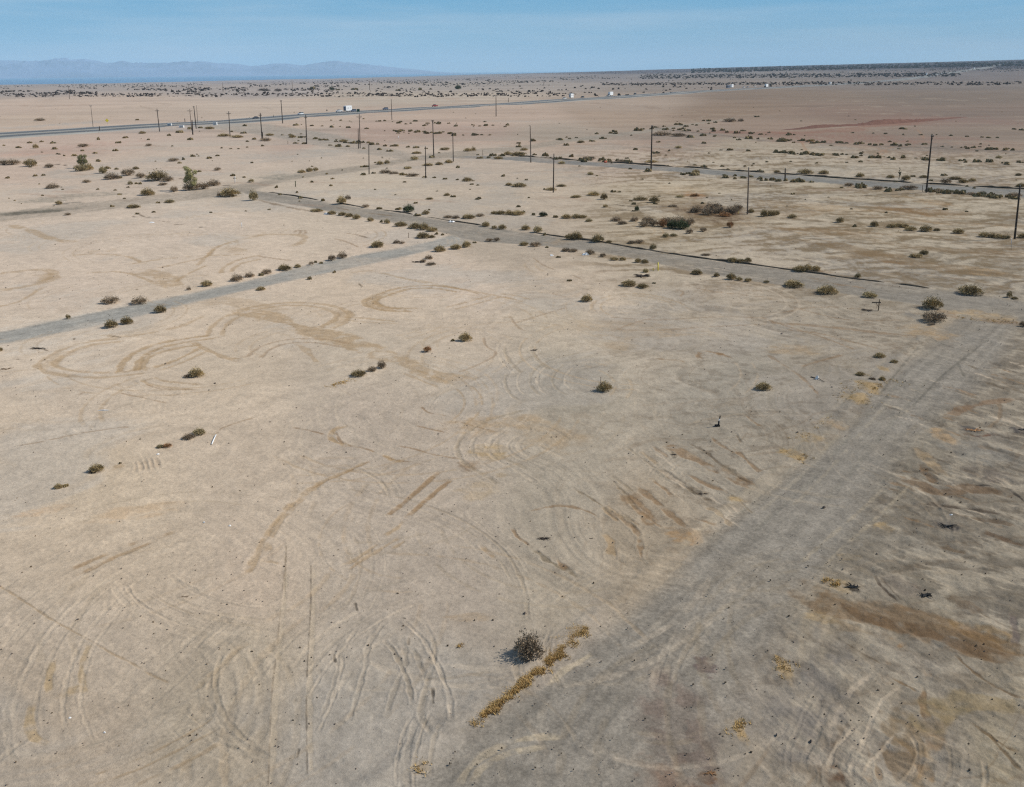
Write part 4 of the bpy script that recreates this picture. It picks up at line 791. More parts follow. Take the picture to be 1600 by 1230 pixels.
SH = '''D0|25,712,60,38,d;80,712,80,40,d;195,722,80,50,g;310,730,55,30,d;505,752,80,45,y;555,745,60,45,g;620,690,40,15,d;645,765,50,45,y;700,803,85,45,d;800,780,80,50,d;880,795,60,40,d;850,740,40,20,g;985,812,140,70,g;1050,815,70,40,d;1270,865,80,50,d;1335,845,90,45,d;925,903,90,50,g;1090,882,50,45,d;835,983,90,28,g;370,960,40,28,g;425,1027,40,18,d;1060,950,60,25,y;990,950,25,15,d;330,860,75,32,d;540,824,50,22,d;48,795,25,15,g;220,782,25,15,y;272,778,25,15,y;1435,912,115,60,g;1370,912,30,40,d;1585,935,60,75,y;1570,822,35,25,y;1360,747,40,25,d;1452,780,35,18,d;1085,690,60,25,d;1145,680,30,20,d;1125,702,25,15,g;1205,660,35,20,g;1300,672,40,14,d;1362,656,25,14,g;930,595,40,20,d;520,600,70,25,d;720,625,30,18,g;745,575,35,10,d;615,555,22,25,g;780,543,35,14,g;890,517,40,18,g;1055,530,25,16,g;1120,510,50,14,g;928,556,22,12,d;1190,555,40,14,d;225,608,35,28,g;120,605,35,14,g;187,575,30,14,g;330,577,35,12,d;345,614,40,10,d;365,645,25,10,d;465,655,35,14,d;592,640,30,12,d;517,625,20,14,g;260,568,25,10,d;25,592,18,10,d;1310,488,60,18,g;1400,535,80,18,g;1485,542,70,14,g;1520,515,35,16,g;1585,553,30,16,g;1545,567,25,10,g;250,437,70,18,d;855,432,25,12,y;1255,482,30,12,y;1190,488,40,14,g;1450,505,25,12,g;1525,468,30,14,d;1578,700,20,14,d;1240,755,30,14,g;1385,608,15,12,d;1440,612,20,8,g;1490,612,15,8,g;1545,603,15,10,g;1170,800,40,20,y;1195,872,100,62,d;730,740,30,14,y;670,735,40,18,g;750,795,30,20,y;815,835,30,25,y;855,830,25,15,d;880,832,22,18,y;1020,840,60,22,d
D4|130,855,25,22,g;285,762,50,22,g;333,755,45,28,g;375,750,35,25,g;350,820,25,14,g;478,800,25,10,y;278,918,35,16,g;150,897,25,12,g;418,937,30,22,d;535,957,70,55,g;575,927,40,30,d;380,1005,75,22,g;475,1022,60,28,g;540,1030,60,28,g;585,1038,50,28,g;628,1052,50,36,g;685,978,50,24,d;770,988,35,18,g;717,1065,45,30,g;820,1078,40,32,y;785,1070,20,22,y;895,990,40,18,y;955,1007,75,50,G;1060,1022,45,30,g;1010,1028,40,16,g;905,1097,75,35,g;1000,1112,85,40,g;1050,1120,70,50,g;1100,1130,70,35,g;1045,1172,85,42,g;1100,1168,40,22,g;1200,1045,60,22,d;1250,1048,50,22,d;1330,1050,90,34,g;1400,1035,60,24,d;1437,1097,50,36,g;1490,1110,35,22,g;1540,1113,50,32,g;1490,1020,50,22,g;1530,1022,60,26,g;1580,1025,45,34,g;1195,905,38,20,g;1230,912,35,18,g;1085,928,50,16,g;1320,815,60,28,g;1350,835,30,12,g;1258,806,25,12,d;1183,802,30,14,y;1112,793,25,12,g;1055,790,30,14,g;1542,783,35,20,y;1580,842,45,22,g;677,725,40,14,y;775,710,45,26,g;820,705,35,26,g;668,775,35,20,d;735,765,30,12,d;810,765,90,16,d;860,770,70,20,d;920,775,50,14,d;980,785,80,14,d;948,738,55,22,y;990,682,45,28,y;1005,642,60,14,g;1105,665,40,16,d;1075,718,70,16,g;1143,712,45,20,g;1205,700,50,24,g;1260,730,30,18,y;1180,620,60,20,g;1322,628,50,24,g;1358,625,32,26,g;1575,650,55,25,g;1400,670,35,14,g;1515,675,55,20,g;1450,668,30,8,d;838,627,40,16,y;765,617,35,10,d;875,595,35,16,g;948,602,25,14,g;1000,606,35,14,g;1065,610,25,10,g;672,610,22,12,y;575,598,25,12,g;518,598,45,12,g;545,568,60,18,g;640,578,30,10,d;700,575,30,8,d;760,583,30,10,d;465,590,25,8,d;370,550,30,14,g;405,558,30,10,g;443,558,25,14,g;225,542,40,22,g;280,542,35,12,g;300,580,35,12,g;247,578,30,10,g;85,530,55,16,g;40,595,25,12,d;60,562,80,14,d;250,465,35,12,d;350,468,22,12,d;412,470,20,8,d;475,477,35,10,g;530,435,20,8,d;470,434,14,8,g;578,480,30,8,y;690,486,30,8,y;772,438,20,10,g;862,496,15,8,d;960,500,35,14,d;1010,508,40,16,d;1050,505,25,10,d;1210,518,40,10,g;1375,525,30,10,g;1410,525,20,8,d;1460,526,20,8,d;1430,443,20,8,g;995,440,30,8,d;475,247,30,25,G;515,245,30,12,G;615,242,40,18,G;890,248,28,14,G;1025,245,25,22,G;1093,240,18,12,G;1262,238,38,26,G;140,253,45,18,D;50,250,70,12,D;355,238,50,10,D;1130,1145,30,20,g;1385,840,20,10,d
D8|45,600,35,16,y;75,622,50,20,g;40,655,100,28,g;140,650,30,12,d;340,590,35,20,g;300,675,30,24,y;310,705,50,18,y;430,575,50,20,g;500,565,35,12,g;360,550,20,12,g;405,543,20,10,g;618,515,25,14,g;570,548,40,10,y;745,528,20,8,g;780,498,60,10,d;820,490,20,12,g;890,478,30,10,g;950,473,20,12,g;960,492,40,10,g;1012,485,25,8,g;1045,458,25,14,g;1088,472,30,10,g;1155,465,25,12,g;1197,437,22,12,g;1230,455,18,10,g;1270,448,25,12,g;1360,443,90,12,d;1430,440,40,20,d;1530,412,30,10,d;940,530,110,18,d;1040,535,90,20,d;1110,540,50,12,d;1195,530,40,18,g;1265,535,20,12,d;1390,543,20,10,g;1480,547,50,12,g;1540,550,20,12,d;1415,557,30,8,g;915,570,30,14,g;1195,578,35,8,d;770,618,30,18,g;1040,608,45,18,y;983,625,18,12,d;1360,620,40,12,g;1475,625,30,14,g;1307,620,20,8,g;1230,640,18,10,g;475,680,85,26,d;545,688,20,10,g;720,672,25,10,d;690,695,70,18,d;735,702,35,12,d;900,640,45,16,g;870,698,70,18,g;1190,727,50,14,g;1310,722,30,12,g;1350,742,25,8,y;1455,722,20,12,d;1555,755,45,16,g;975,718,20,8,g;738,738,25,10,d;1150,765,50,28,g;1105,768,35,14,g;1390,780,30,16,y;1390,800,25,16,y;1325,775,20,10,y;1585,810,30,20,g;490,775,45,22,y;245,872,60,22,g;308,848,60,18,g;45,850,90,28,g;205,866,20,12,d;400,918,70,18,g;510,905,80,28,g;575,928,50,45,g;630,882,35,20,y;585,978,35,22,g;800,935,90,22,g;890,948,55,45,g;1005,975,60,20,d;1140,910,60,22,r;1050,915,60,16,y;780,1000,28,50,G;1220,1025,80,50,d;1290,1015,90,50,d;1370,1020,90,55,d;1330,1035,80,30,r;40,975,30,18,g;130,1025,35,18,d;195,1035,50,32,G;270,1040,35,20,g;340,1048,60,32,g;400,1046,60,30,g;440,1045,60,24,g;480,1068,45,24,y;650,1065,70,30,d;690,1085,60,30,d;765,1065,60,35,d;825,1100,70,45,d;880,1095,60,50,d;940,1100,70,60,r;1000,1110,80,55,G;1060,1115,90,60,G;1110,1090,60,55,d;1110,1142,45,38,d;980,1085,90,50,d;1045,1085,90,55,d;850,1075,80,45,d;1150,1010,90,45,d;1260,995,110,50,d;1410,1000,60,50,d;1195,1130,45,35,d;1362,1105,50,50,r;1495,1010,40,28,g;1575,1035,50,50,g;35,1028,90,35,g;85,1120,60,38,g;160,1135,60,50,y;203,1150,25,20,y
A8|360,138,60,40,g;405,138,70,55,g;535,155,75,55,g;605,160,40,22,g;745,165,50,25,d;795,163,60,26,d;880,200,45,38,y;960,125,40,30,y;1010,118,45,22,y;75,178,55,30,g;145,185,75,38,d;218,190,20,16,y;335,215,55,30,d;385,217,55,26,d;488,232,60,38,d;567,248,40,30,d;640,270,55,25,g;693,270,40,26,g;787,284,45,36,g;830,287,45,30,g;293,250,30,14,y;1213,240,55,16,d;1380,280,70,34,g;1430,285,60,30,g;1475,280,50,34,g;1155,358,75,38,g;1278,372,42,32,g;1370,390,60,48,g;1420,395,40,30,y;1475,402,50,28,g;1590,410,35,22,y;730,432,95,46,g;815,442,70,34,g;467,530,78,56,g;835,345,40,30,y;885,413,25,12,d;575,1092,85,74,g;360,397,28,14,d
A12|200,340,80,44,g;245,338,60,50,g;300,335,60,40,g;560,378,45,35,y;160,440,130,52,g;365,480,120,60,g;635,503,85,42,y;1268,485,135,58,g;1508,500,35,45,g;1540,512,40,20,g;925,252,80,30,g;975,232,55,32,g;1025,575,135,85,g;1035,658,140,78,d;1022,678,45,25,d;1595,682,50,42,d;700,878,70,36,g;785,915,50,32,g;577,990,58,30,g;650,1022,50,22,d;715,1020,40,34,g;-30,1083,110,46,g
D12|235,768,95,32,g;350,768,70,26,g;55,762,40,20,g;575,788,55,30,g;765,795,50,26,g;860,808,60,34,g;910,785,30,14,g;975,793,50,20,g;1100,778,40,12,g;1170,805,80,24,g;1110,830,70,40,d;1220,825,60,28,g;1275,815,50,22,g;1565,780,40,20,g;1580,850,60,26,g;65,815,35,20,y;160,818,45,20,g;220,818,25,14,g;275,820,30,12,y;505,845,55,24,d;598,843,35,20,y;685,865,65,26,d;735,855,20,10,d;885,865,100,20,d;1075,878,60,20,d;1140,882,45,16,d;1270,900,60,22,d;1340,900,55,28,d;1395,895,40,18,d;1540,915,90,36,d;20,1030,80,35,g;55,1025,40,30,g;150,1045,50,28,g;448,1072,55,38,g;665,1098,50,42,g;545,1098,30,22,d;770,1105,60,28,g;810,1103,60,30,g;850,1105,60,32,g;890,1125,70,32,g;985,1130,80,48,g;1055,1125,40,22,g;1190,1142,80,36,g;1350,1165,70,40,g;1400,1168,60,34,g;1440,1172,60,32,g;1485,1175,60,30,g;1590,1170,60,36,g;18,550,35,14,g;85,565,60,10,g;195,562,20,10,g;270,566,45,18,g;343,570,18,8,g;428,572,25,14,g;395,592,22,10,g;488,577,25,8,g;550,583,35,16,g;635,587,25,18,g;707,582,18,8,g;763,568,25,8,g;787,583,18,8,g;875,587,35,10,g;980,585,35,12,g;820,612,20,6,g;1090,598,20,8,g;1150,602,18,8,g;1210,605,18,10,g;1285,605,35,14,g;1325,600,20,6,g;1415,615,40,12,g;1483,622,35,22,g;1527,620,30,20,g;185,642,16,8,g;238,642,30,12,g;288,645,30,14,g;340,647,35,14,g;413,645,25,10,g;462,647,30,8,g;580,642,20,18,d;580,694,30,10,d;923,670,18,8,g;966,670,22,8,g;1222,683,32,14,g;1442,670,45,18,y;1582,698,28,8,g;530,512,20,8,g;657,515,15,8,g;735,518,25,6,g;845,525,18,12,g;955,525,25,8,g;1142,530,22,8,g;1245,535,25,10,g;1338,540,20,10,g;1375,543,30,8,g;1435,543,22,10,g;1537,490,25,8,D;1587,495,30,8,D;845,488,40,6,D
A5|690,543,105,58,d;872,543,98,54,d;1005,598,85,55,g;695,692,85,60,g;795,668,75,55,g;428,632,28,32,g;1230,1000,100,68,g;1175,1004,50,30,d;0,838,35,35,g;1180,455,30,28,d;1295,432,75,42,g;1480,400,80,50,d;1560,375,65,35,d
A6|30,457,60,28,g;65,355,70,38,d;30,362,35,20,d;180,333,90,38,g;262,313,40,25,g;345,297,35,28,d;373,280,20,15,d;410,285,25,14,d;473,270,50,42,d;540,255,60,45,d;760,188,85,45,g;880,163,45,26,d;915,165,35,22,d;337,387,28,25,g;490,345,22,18,d;1148,215,70,45,g;1250,200,70,36,g;1315,188,55,45,g;1370,160,25,14,d;1460,150,50,24,d;1505,148,40,28,d;1170,110,25,14,d;1080,262,60,30,d;1045,278,40,20,d;1095,300,60,24,d;1310,775,72,60,g;1230,770,30,18,d;1072,843,55,45,r;640,998,98,52,g;725,965,60,40,d;785,945,55,62,d
B0|607,555,85,64,g;570,560,40,20,d;365,658,52,42,g;410,638,40,16,d;1045,400,60,35,r;1000,402,40,28,y;1245,322,82,50,y;1180,350,80,38,d;750,498,16,14,g'''
REG = dict(D0=D0, D4=D4, D8=D8, D12=D12, A8=A8, A12=A12, A5=A5, A6=A6, B0=B0)
items = []
for ln in SH.split('\n'):
    rg_, rest = ln.split('|'); ox, oy, k = REG[rg_]
    for q in rest.split(';'):
        a, b_, c, d_, kd = q.split(','); items.append([ox+float(a)/k, oy+float(b_)/k, float(c)/k, float(d_)/k, kd])
items.append([826, 1034, 50, 48, 'd'])
items.sort(key=lambda q: -q[2]*q[3])
FARSMALL = items[300:]; items = items[:300]
KW = {'g': 'olive green shrub', 'G': 'dark green bush', 'd': 'dry grey-brown shrub', 'y': 'straw coloured shrub', 'r': 'rusty dead shrub', 'D': 'dark scrub bush'}
def yat(pts, x): return np.interp(x, [p[0] for p in pts], [p[1] for p in pts])
R1T = [(0, 517), (200, 476), (400, 434), (550, 399), (640, 383)]; R1B = [(0, 539), (200, 499), (400, 451), (560, 416), (640, 400), (700, 388)]
FT = [(742, 243), (1000, 257), (1200, 270), (1595, 296)]; FB = [(742, 248), (1000, 265), (1200, 280), (1600, 309)]
def zone(x, y):
    hy = yat(HW, x)
    if y < hy: return 'beyond the highway'
    if x > 742:
        ft, fb = yat(FT, x), yat(FB, x)
        if y < ft-10: return 'between the highway and upper asphalt road'
        if y < (ft+fb)/2: return 'on the far edge of the upper asphalt road'
        if y < fb+5: return 'on the near edge of the upper asphalt road'
    if x > 410:
        t2, b2 = yat(R2T, x), yat(R2B, x)
        if x < 742 and y < t2-12: return 'on the sand behind the pole line' if y > 262 else 'among poles before the highway'
        if y < t2-14: return 'between the two asphalt roads'
        if y < (t2+b2)/2: return 'on the far edge of the lower asphalt road'
        if y < b2+12: return 'on the near edge of the lower asphalt road'
    elif y < 330:
        return 'in the sandy wash at left' if y > 248 else 'on the pink flat before the highway'
    if x < 700:
        if abs(y-yat(R1T, x)) < 10: return 'along the far edge of the pale gravel road'
        if -4 < y-yat(R1B, x) < 12: return 'along the near edge of the pale gravel road'
        if y < yat(R1T, x): return 'on the sand behind the pale gravel road'
    if x > 1330 and y > 470: return 'beside the right-hand gravel lane'
    return 'on the open tyre-marked sand'
ORD = ['leftmost', 'second', 'third', 'fourth', 'fifth', 'sixth', 'seventh', 'eighth', 'ninth', 'tenth', 'eleventh', 'twelfth', 'thirteenth', 'fourteenth', 'fifteenth', 'sixteenth', 'seventeenth', 'eighteenth', 'nineteenth', 'twentieth', 'twenty-first', 'twenty-second', 'twenty-third', 'twenty-fourth', 'twenty-fifth', 'twenty-sixth', 'twenty-seventh', 'twenty-eighth', 'twenty-ninth', 'thirtieth', 'thirty-first', 'thirty-second', 'thirty-third', 'thirty-fourth', 'thirty-fifth', 'thirty-sixth', 'thirty-seventh', 'thirty-eighth', 'thirty-ninth', 'fortieth']
HERO = {(826, 1034): 'dark spiny dead bush standing alone beside the strip of golden grass', (307, 590): 'round olive shrub inside the loop of tyre tracks at left', (916, 472): 'small round olive dome alone on open sand below the lower road',
        (560, 589): 'dense olive dome with two dry bushes just right of it', (728, 534): 'lone round olive shrub on sand in the middle of the picture', (668, 551): 'small rust-brown dead shrub left of the lone olive one',
        (152, 739): 'small yellow-green shrub at left with a trail of dry twigs', (1456, 484): 'tall olive bush at the corner where the right-hand lane begins', (1459, 504): 'dry grey tumbled bush in front of the corner bush',
        (1359, 466): 'pale shrub directly behind the wooden post with an arm', (943, 613): 'ragged olive shrub with a thin upright stick, centre right', (995, 330): 'narrow dark green upright bush between the two asphalt roads',
        (982, 448): 'wide olive shrub near the yellow marker posts', (1192, 611): 'low olive shrub alone on grey sand left of the lane', (311, 681): 'straw-yellow shrub beside the white pipe on the ground', (94, 764): 'smallest shrub in the foreground at far left'}
from collections import defaultdict
buck = defaultdict(list)
for it in items: buck[(zone(it[0], it[1]), KW[it[4]])].append(it)
LAB = {}
for (zn, kw), l_ in buck.items():
    l_.sort(key=lambda q: q[0])
    for i, it in enumerate(l_):
        lab = f'only {kw} {zn}' if len(l_) == 1 else (f'leftmost {kw} {zn}' if i == 0 else (f'rightmost {kw} {zn}' if i == len(l_)-1 else f'{ORD[min(i, 39)]} {kw} from the left {zn}'))
        for (hx, hy_), hl in HERO.items():
            if abs(it[0]-hx) < 4 and abs(it[1]-hy_) < 5: lab = hl
        LAB[id(it)] = (lab, f'{kw}s {zn}')
used_labels = set()
for idx, it in enumerate(items):
    x, y, wpx, hpx, kd = it
    p = P(x, y-1.0); s = mpp(p); dpr = math.asin(min(1, H/np.linalg.norm(p-np.array([0, 0, H]))))
    wm = wpx*s*(1.12 if kd != 'd' else 1.2); hm = max(.40*wm if wpx/hpx < 2.4 else .24*wm, hpx*s*1.08-wm*.32*math.sin(dpr)); hm = min(hm, 1.2*wm)
    p = P(x, y-min(hpx*.30, wm*.33*math.sin(dpr)/s))
    big = wpx > 9
    me, ms = proto(kd, idx % 5, big)
    t = empty('shrub' if kd != 'G' else 'bush', tuple(p-np.array([0, 0, .04])), random.uniform(0, 6.28))
    t.scale = (wm*random.uniform(.92, 1.08), wm*random.uniform(.85, 1.05), hm/.66)
    lab, grp = LAB[id(it)]
    if lab in used_labels: lab = lab.replace('olive green', 'small olive green')
    used_labels.add(lab)
    tag(t, lab, 'shrub', grp)
    o = bpy.data.objects.new('foliage', me); COL.objects.link(o); o.parent = t
    if big:
        o2 = bpy.data.objects.new('stems', ms); COL.objects.link(o2); o2.parent = t
# the smallest distant ones, and the low scrub nobody could count
def scatter(name, lst, mt, seed, tuft=7):
    """lst: (x,y,z,w,h) -> irregular low domes of a few leaf faces each, one object"""
    rg = np.random.default_rng(seed); V = []; Fc = []
    for (x, y, z, wm, hm) in lst:
        for k in range(tuft):
            a = rg.uniform(0, 6.283); q = rg.uniform(0, .5)**.7*wm*.75; b0 = len(V)
            cx, cy = x+q*math.cos(a), y+q*math.sin(a); ww = wm*rg.uniform(.16, .36); hh = hm*rg.uniform(.5, 1.1)*(1-.6*q/(wm+.01)); t = rg.uniform(0, 3.14)
            dx, dy = math.cos(t)*ww, math.sin(t)*ww
            V += [(cx-dx, cy-dy, z-.05), (cx+dx, cy+dy, z-.05), (cx+dx*.5-dy*.3, cy+dy*.5+dx*.3, z+hh), (cx-dx*.6+dy*.3, cy-dy*.6-dx*.3, z+hh*.9), (cx-dy, cy+dx, z-.05), (cx+dy, cy-dx, z-.05)]
            Fc += [(b0, b0+1, b0+2, b0+3), (b0+4, b0+5, b0+2), (b0+5, b0+4, b0+3)]
    m_ = MB(); m_.v = V; m_.f = Fc; o = m_.build(name, mt); tag(o, kind='stuff'); return o
sm = []
for x, y, wpx, hpx, kd in FARSMALL:
    p = P(x, y); s = mpp(p); sm.append((p[0], p[1], p[2], wpx*s, max(hpx*s*.9, wpx*s*.4)))
for i in range(230):
    x = random.uniform(-20, 1620); y = random.uniform(155, 335)
    if y < 235 and random.random() < .3: continue
    p = P(x, y); wm = random.uniform(.4, 1.1); sm.append((p[0], p[1], p[2], wm, wm*.5))
for i in range(260):      # thin lines of scrub along old graded streets
    l_ = random.choice([((1025, 201), (1250, 212)), ((1200, 219), (1600, 236)), ((1200, 238), (1600, 257)), ((800, 226), (1150, 186)), ((745, 242), (1000, 255)), ((1000, 267), (1600, 311)), ((430, 210), (640, 232)), ((540, 188), (800, 198)), ((600, 205), (745, 212))])
    t = random.random(); p = P(l_[0][0]+(l_[1][0]-l_[0][0])*t, l_[0][1]+(l_[1][1]-l_[0][1])*t+random.gauss(0, 1.3)); wm = random.uniform(.8, 2.6); sm.append((p[0], p[1], p[2], wm, wm*.5))
scatter('low_scrub', sm, M_leaf['g'], 3, 9)
fr = []
def band(n, x0, x1, f0, f1, wr, dens=None):
    for i in range(n):
        x = random.uniform(x0, x1); t = random.random(); y = f0(x)+(f1(x)-f0(x))*t
        if dens is not None and random.random() > dens(x, y): continue
        try: p = P(x, y)
        except Exception: continue
        wm = random.uniform(*wr); fr.append((p[0], p[1], p[2], wm, wm*random.uniform(.35, .7)))
hzl = lambda x: np.interp(x, [0, 500, 800, 1200, 1600], [133, 125.5, 114, 104.5, 96])
cl = lambda x, y: float(sst(-.12, .30, vnoise(np.array([x/34.]), np.array([y/2.6]), 8)[0]+.1))
band(5200, -20, 1620, lambda x: hzl(x)+1.0, lambda x: hzl(x)+16, (2, 5.5), cl)
band(1500, -20, 900, lambda x: 146, lambda x: 151, (1.2, 3.5), lambda x, y: float(vnoise(np.array([x/23.]), np.array([y/1.]), 8)[0] > -.1))
band(1700, -20, 1620, lambda x: hzl(x)+6, lambda x: min(152, yat(HW, x)-1), (2, 5), cl)
band(420, 940, 1270, lambda x: 129.5+(1100-x)*.006, lambda x: 133, (2, 5)); band(330, 1270, 1620, lambda x: 128.5, lambda x: 133.5, (2, 5)); band(1000, 1000, 1500, lambda x: 116-(x-1200)*.005, lambda x: 122-(x-1200)*.008, (3, 8))
band(1600, 1080, 1620, lambda x: hzl(x)+.5, lambda x: hzl(x)+7, (6, 14))
scatter('distant_scrub', fr, M_leaf['D'], 4, 4)

# ------------------------------------------------------------------ two tamarisk trees in the wash, and the dark column-shaped bush
M_bark = mat('tamarisk_bark', (.12, .09, .065), .95, .1, .3, 4)
def tree(x, y, wpx, hpx, lab, seed, leafm, name='tamarisk_tree', cat='tree'):
    p = P(x, y); s = mpp(p); wm, hm = wpx*s, hpx*s; rg = np.random.default_rng(seed)
    t = empty(name, tuple(p)); tag(t, lab, cat)
    m_ = MB(); tips = []
    m_.tube([(0, 0, -.1), (.04*wm, .02*wm, hm*.2), (.02*wm, -.03*wm, hm*.4), (0, 0, hm*.75)], [.06*wm, .05*wm, .035*wm, .012*wm], 8)
    for i in range(11):
        a = rg.uniform(0, 6.28); z0 = hm*rg.uniform(.08, .5); e_ = wm*rg.uniform(.22, .45); z1 = min(hm*.95, z0+hm*rg.uniform(.2, .5))
        m_.tube([(0, 0, z0), (e_*.5*math.cos(a), e_*.5*math.sin(a), (z0+z1)*.52), (e_*math.cos(a), e_*math.sin(a), z1)], [.028*wm, .018*wm, .006*wm], 5); tips.append((e_*math.cos(a), e_*math.sin(a), z1))
    m_.build('trunk', M_bark, t)
    V = []; Fc = []; cl_ = [(q[0]*.9, q[1]*.9, q[2], .2*wm) for q in tips]+[(0, 0, hm*.85, .18*wm), (0, 0, hm*.6, .3*wm), (0.1*wm, 0, hm*.35, .36*wm), (-.05*wm, 0, hm*.15, .42*wm)]
    for k in range(6500):
        c = cl_[rg.integers(len(cl_))]; d = rg.normal(size=3); d /= np.linalg.norm(d); q = np.array(c[:3])+d*c[3]*rg.random()**.4*np.array([1, 1, .9])
        if q[2] < .05: continue
        dr = rg.normal(size=3)*.6+np.array([0, 0, .7]); dr /= np.linalg.norm(dr); sd_ = np.cross(dr, rg.normal(size=3)); sd_ /= np.linalg.norm(sd_)
        l_ = wm*.05*rg.uniform(.6, 1.5); b0 = len(V); V += [tuple(q-sd_*l_*.3), tuple(q+sd_*l_*.3), tuple(q+dr*l_)]; Fc.append((b0, b0+1, b0+2))
    m2 = MB(); m2.v = V; m2.f = Fc; m2.build('crown', leafm, t); return t
tree(300, 297, 21, 35, 'tall pale green tamarisk rising from the shrubs of the wash at left', 5, M_leaf['t'])
tree(129, 262.5, 16, 19, 'smaller tamarisk at the bank of the wash, left of the tall one', 6, M_leaf['t'])
tree(1404.5, 281.5, 4.6, 19.5, 'slim dark column-shaped evergreen behind the upper asphalt road', 8, M_leaf['G'], 'columnar_evergreen', 'tree')

# ------------------------------------------------------------------ utility poles
M_pole = mat('creosoted_pole_wood', (.055, .042, .033), .9, .2, .3, 2.0)
M_pole2 = mat('weathered_pole_wood', (.17, .13, .10), .9, .2, .3, 2.0)
M_ins = mat('porcelain_insulator', (.20, .19, .18), .35, .5)
def upole(bx, by, tx, ty, lab, rpx=1.0, arm=0.0, armdrop=.06, wood=None, grp='utility poles along the streets', cat='utility pole', name='utility_pole', aang=0.0):
    p = P(bx, by); s = mpp(p)
    # top: intersect the top pixel's ray with the vertical plane through the base that faces the viewer
    d = ray(tx, ty); n = np.array([p[0], p[1], 0]); n /= np.linalg.norm(n); tt = np.dot(p, n)/np.dot(d, n); top = np.array([0, 0, H])+d*tt
    hgt = top[2]-p[2]; lean = top-p
    t = empty(name, tuple(p)); tag(t, lab, cat, grp)
    rb = max(.14, rpx*s*.5); m_ = MB(); pts = [(0, 0, -.3)]+[tuple(lean*k) for k in (0.001, .33, .66, 1)]
    m_.tube(pts, [rb*1.1, rb*1.08, rb*.98, rb*.88, rb*.75], 10); m_.build('shaft', wood or M_pole, t, True)
    if arm > 0:
        al = arm*s; c = lean*(1-armdrop); a = MB(); ad = Vector((math.cos(aang), math.sin(aang), 0)); R3 = Matrix.Rotation(aang, 3, 'Z')
        yo = R3 @ Vector((0, -rb*1.25, 0))
        a.box((c[0]+yo.x, c[1]+yo.y, c[2]), (al, max(.12, .35*s), max(.14, .45*s)), R3); a.build('crossarm', wood or M_pole, t, bevel=.01)
        for sx in (-1, 1):
            br = MB(); e_ = Vector(tuple(c))+ad*al*.33*sx+yo; br.tube([tuple(e_), (lean[0]*(1-armdrop-.07)+yo.x, lean[1]*(1-armdrop-.07)+yo.y, lean[2]*(1-armdrop-.07))], .03, 5); br.build('brace', wood or M_pole, t)
        for q in (-.46, -.22, .22, .46):
            i_ = MB(); e_ = Vector(tuple(c))+ad*al*q+yo; e_.z += max(.14, .45*s)/2
            i_.tube([tuple(e_), (e_.x, e_.y, e_.z+.1), (e_.x, e_.y, e_.z+.13), (e_.x, e_.y, e_.z+.26), (e_.x, e_.y, e_.z+.30)], [.03, .03, .075, .075, .03], 8); i_.build('insulator', M_ins, t)
    else:
        i_ = MB(); e_ = Vector(tuple(lean)); i_.tube([(e_.x, e_.y, e_.z), (e_.x, e_.y, e_.z+.08), (e_.x, e_.y, e_.z+.2)], [.05, .09, .04], 8); i_.build('insulator', M_ins, t)
    b = MB(); b.tube([tuple(lean*.22), tuple(lean*.235)], [rb*1.14, rb*1.13], 10); b.build('band', M_ins, t)
    return t
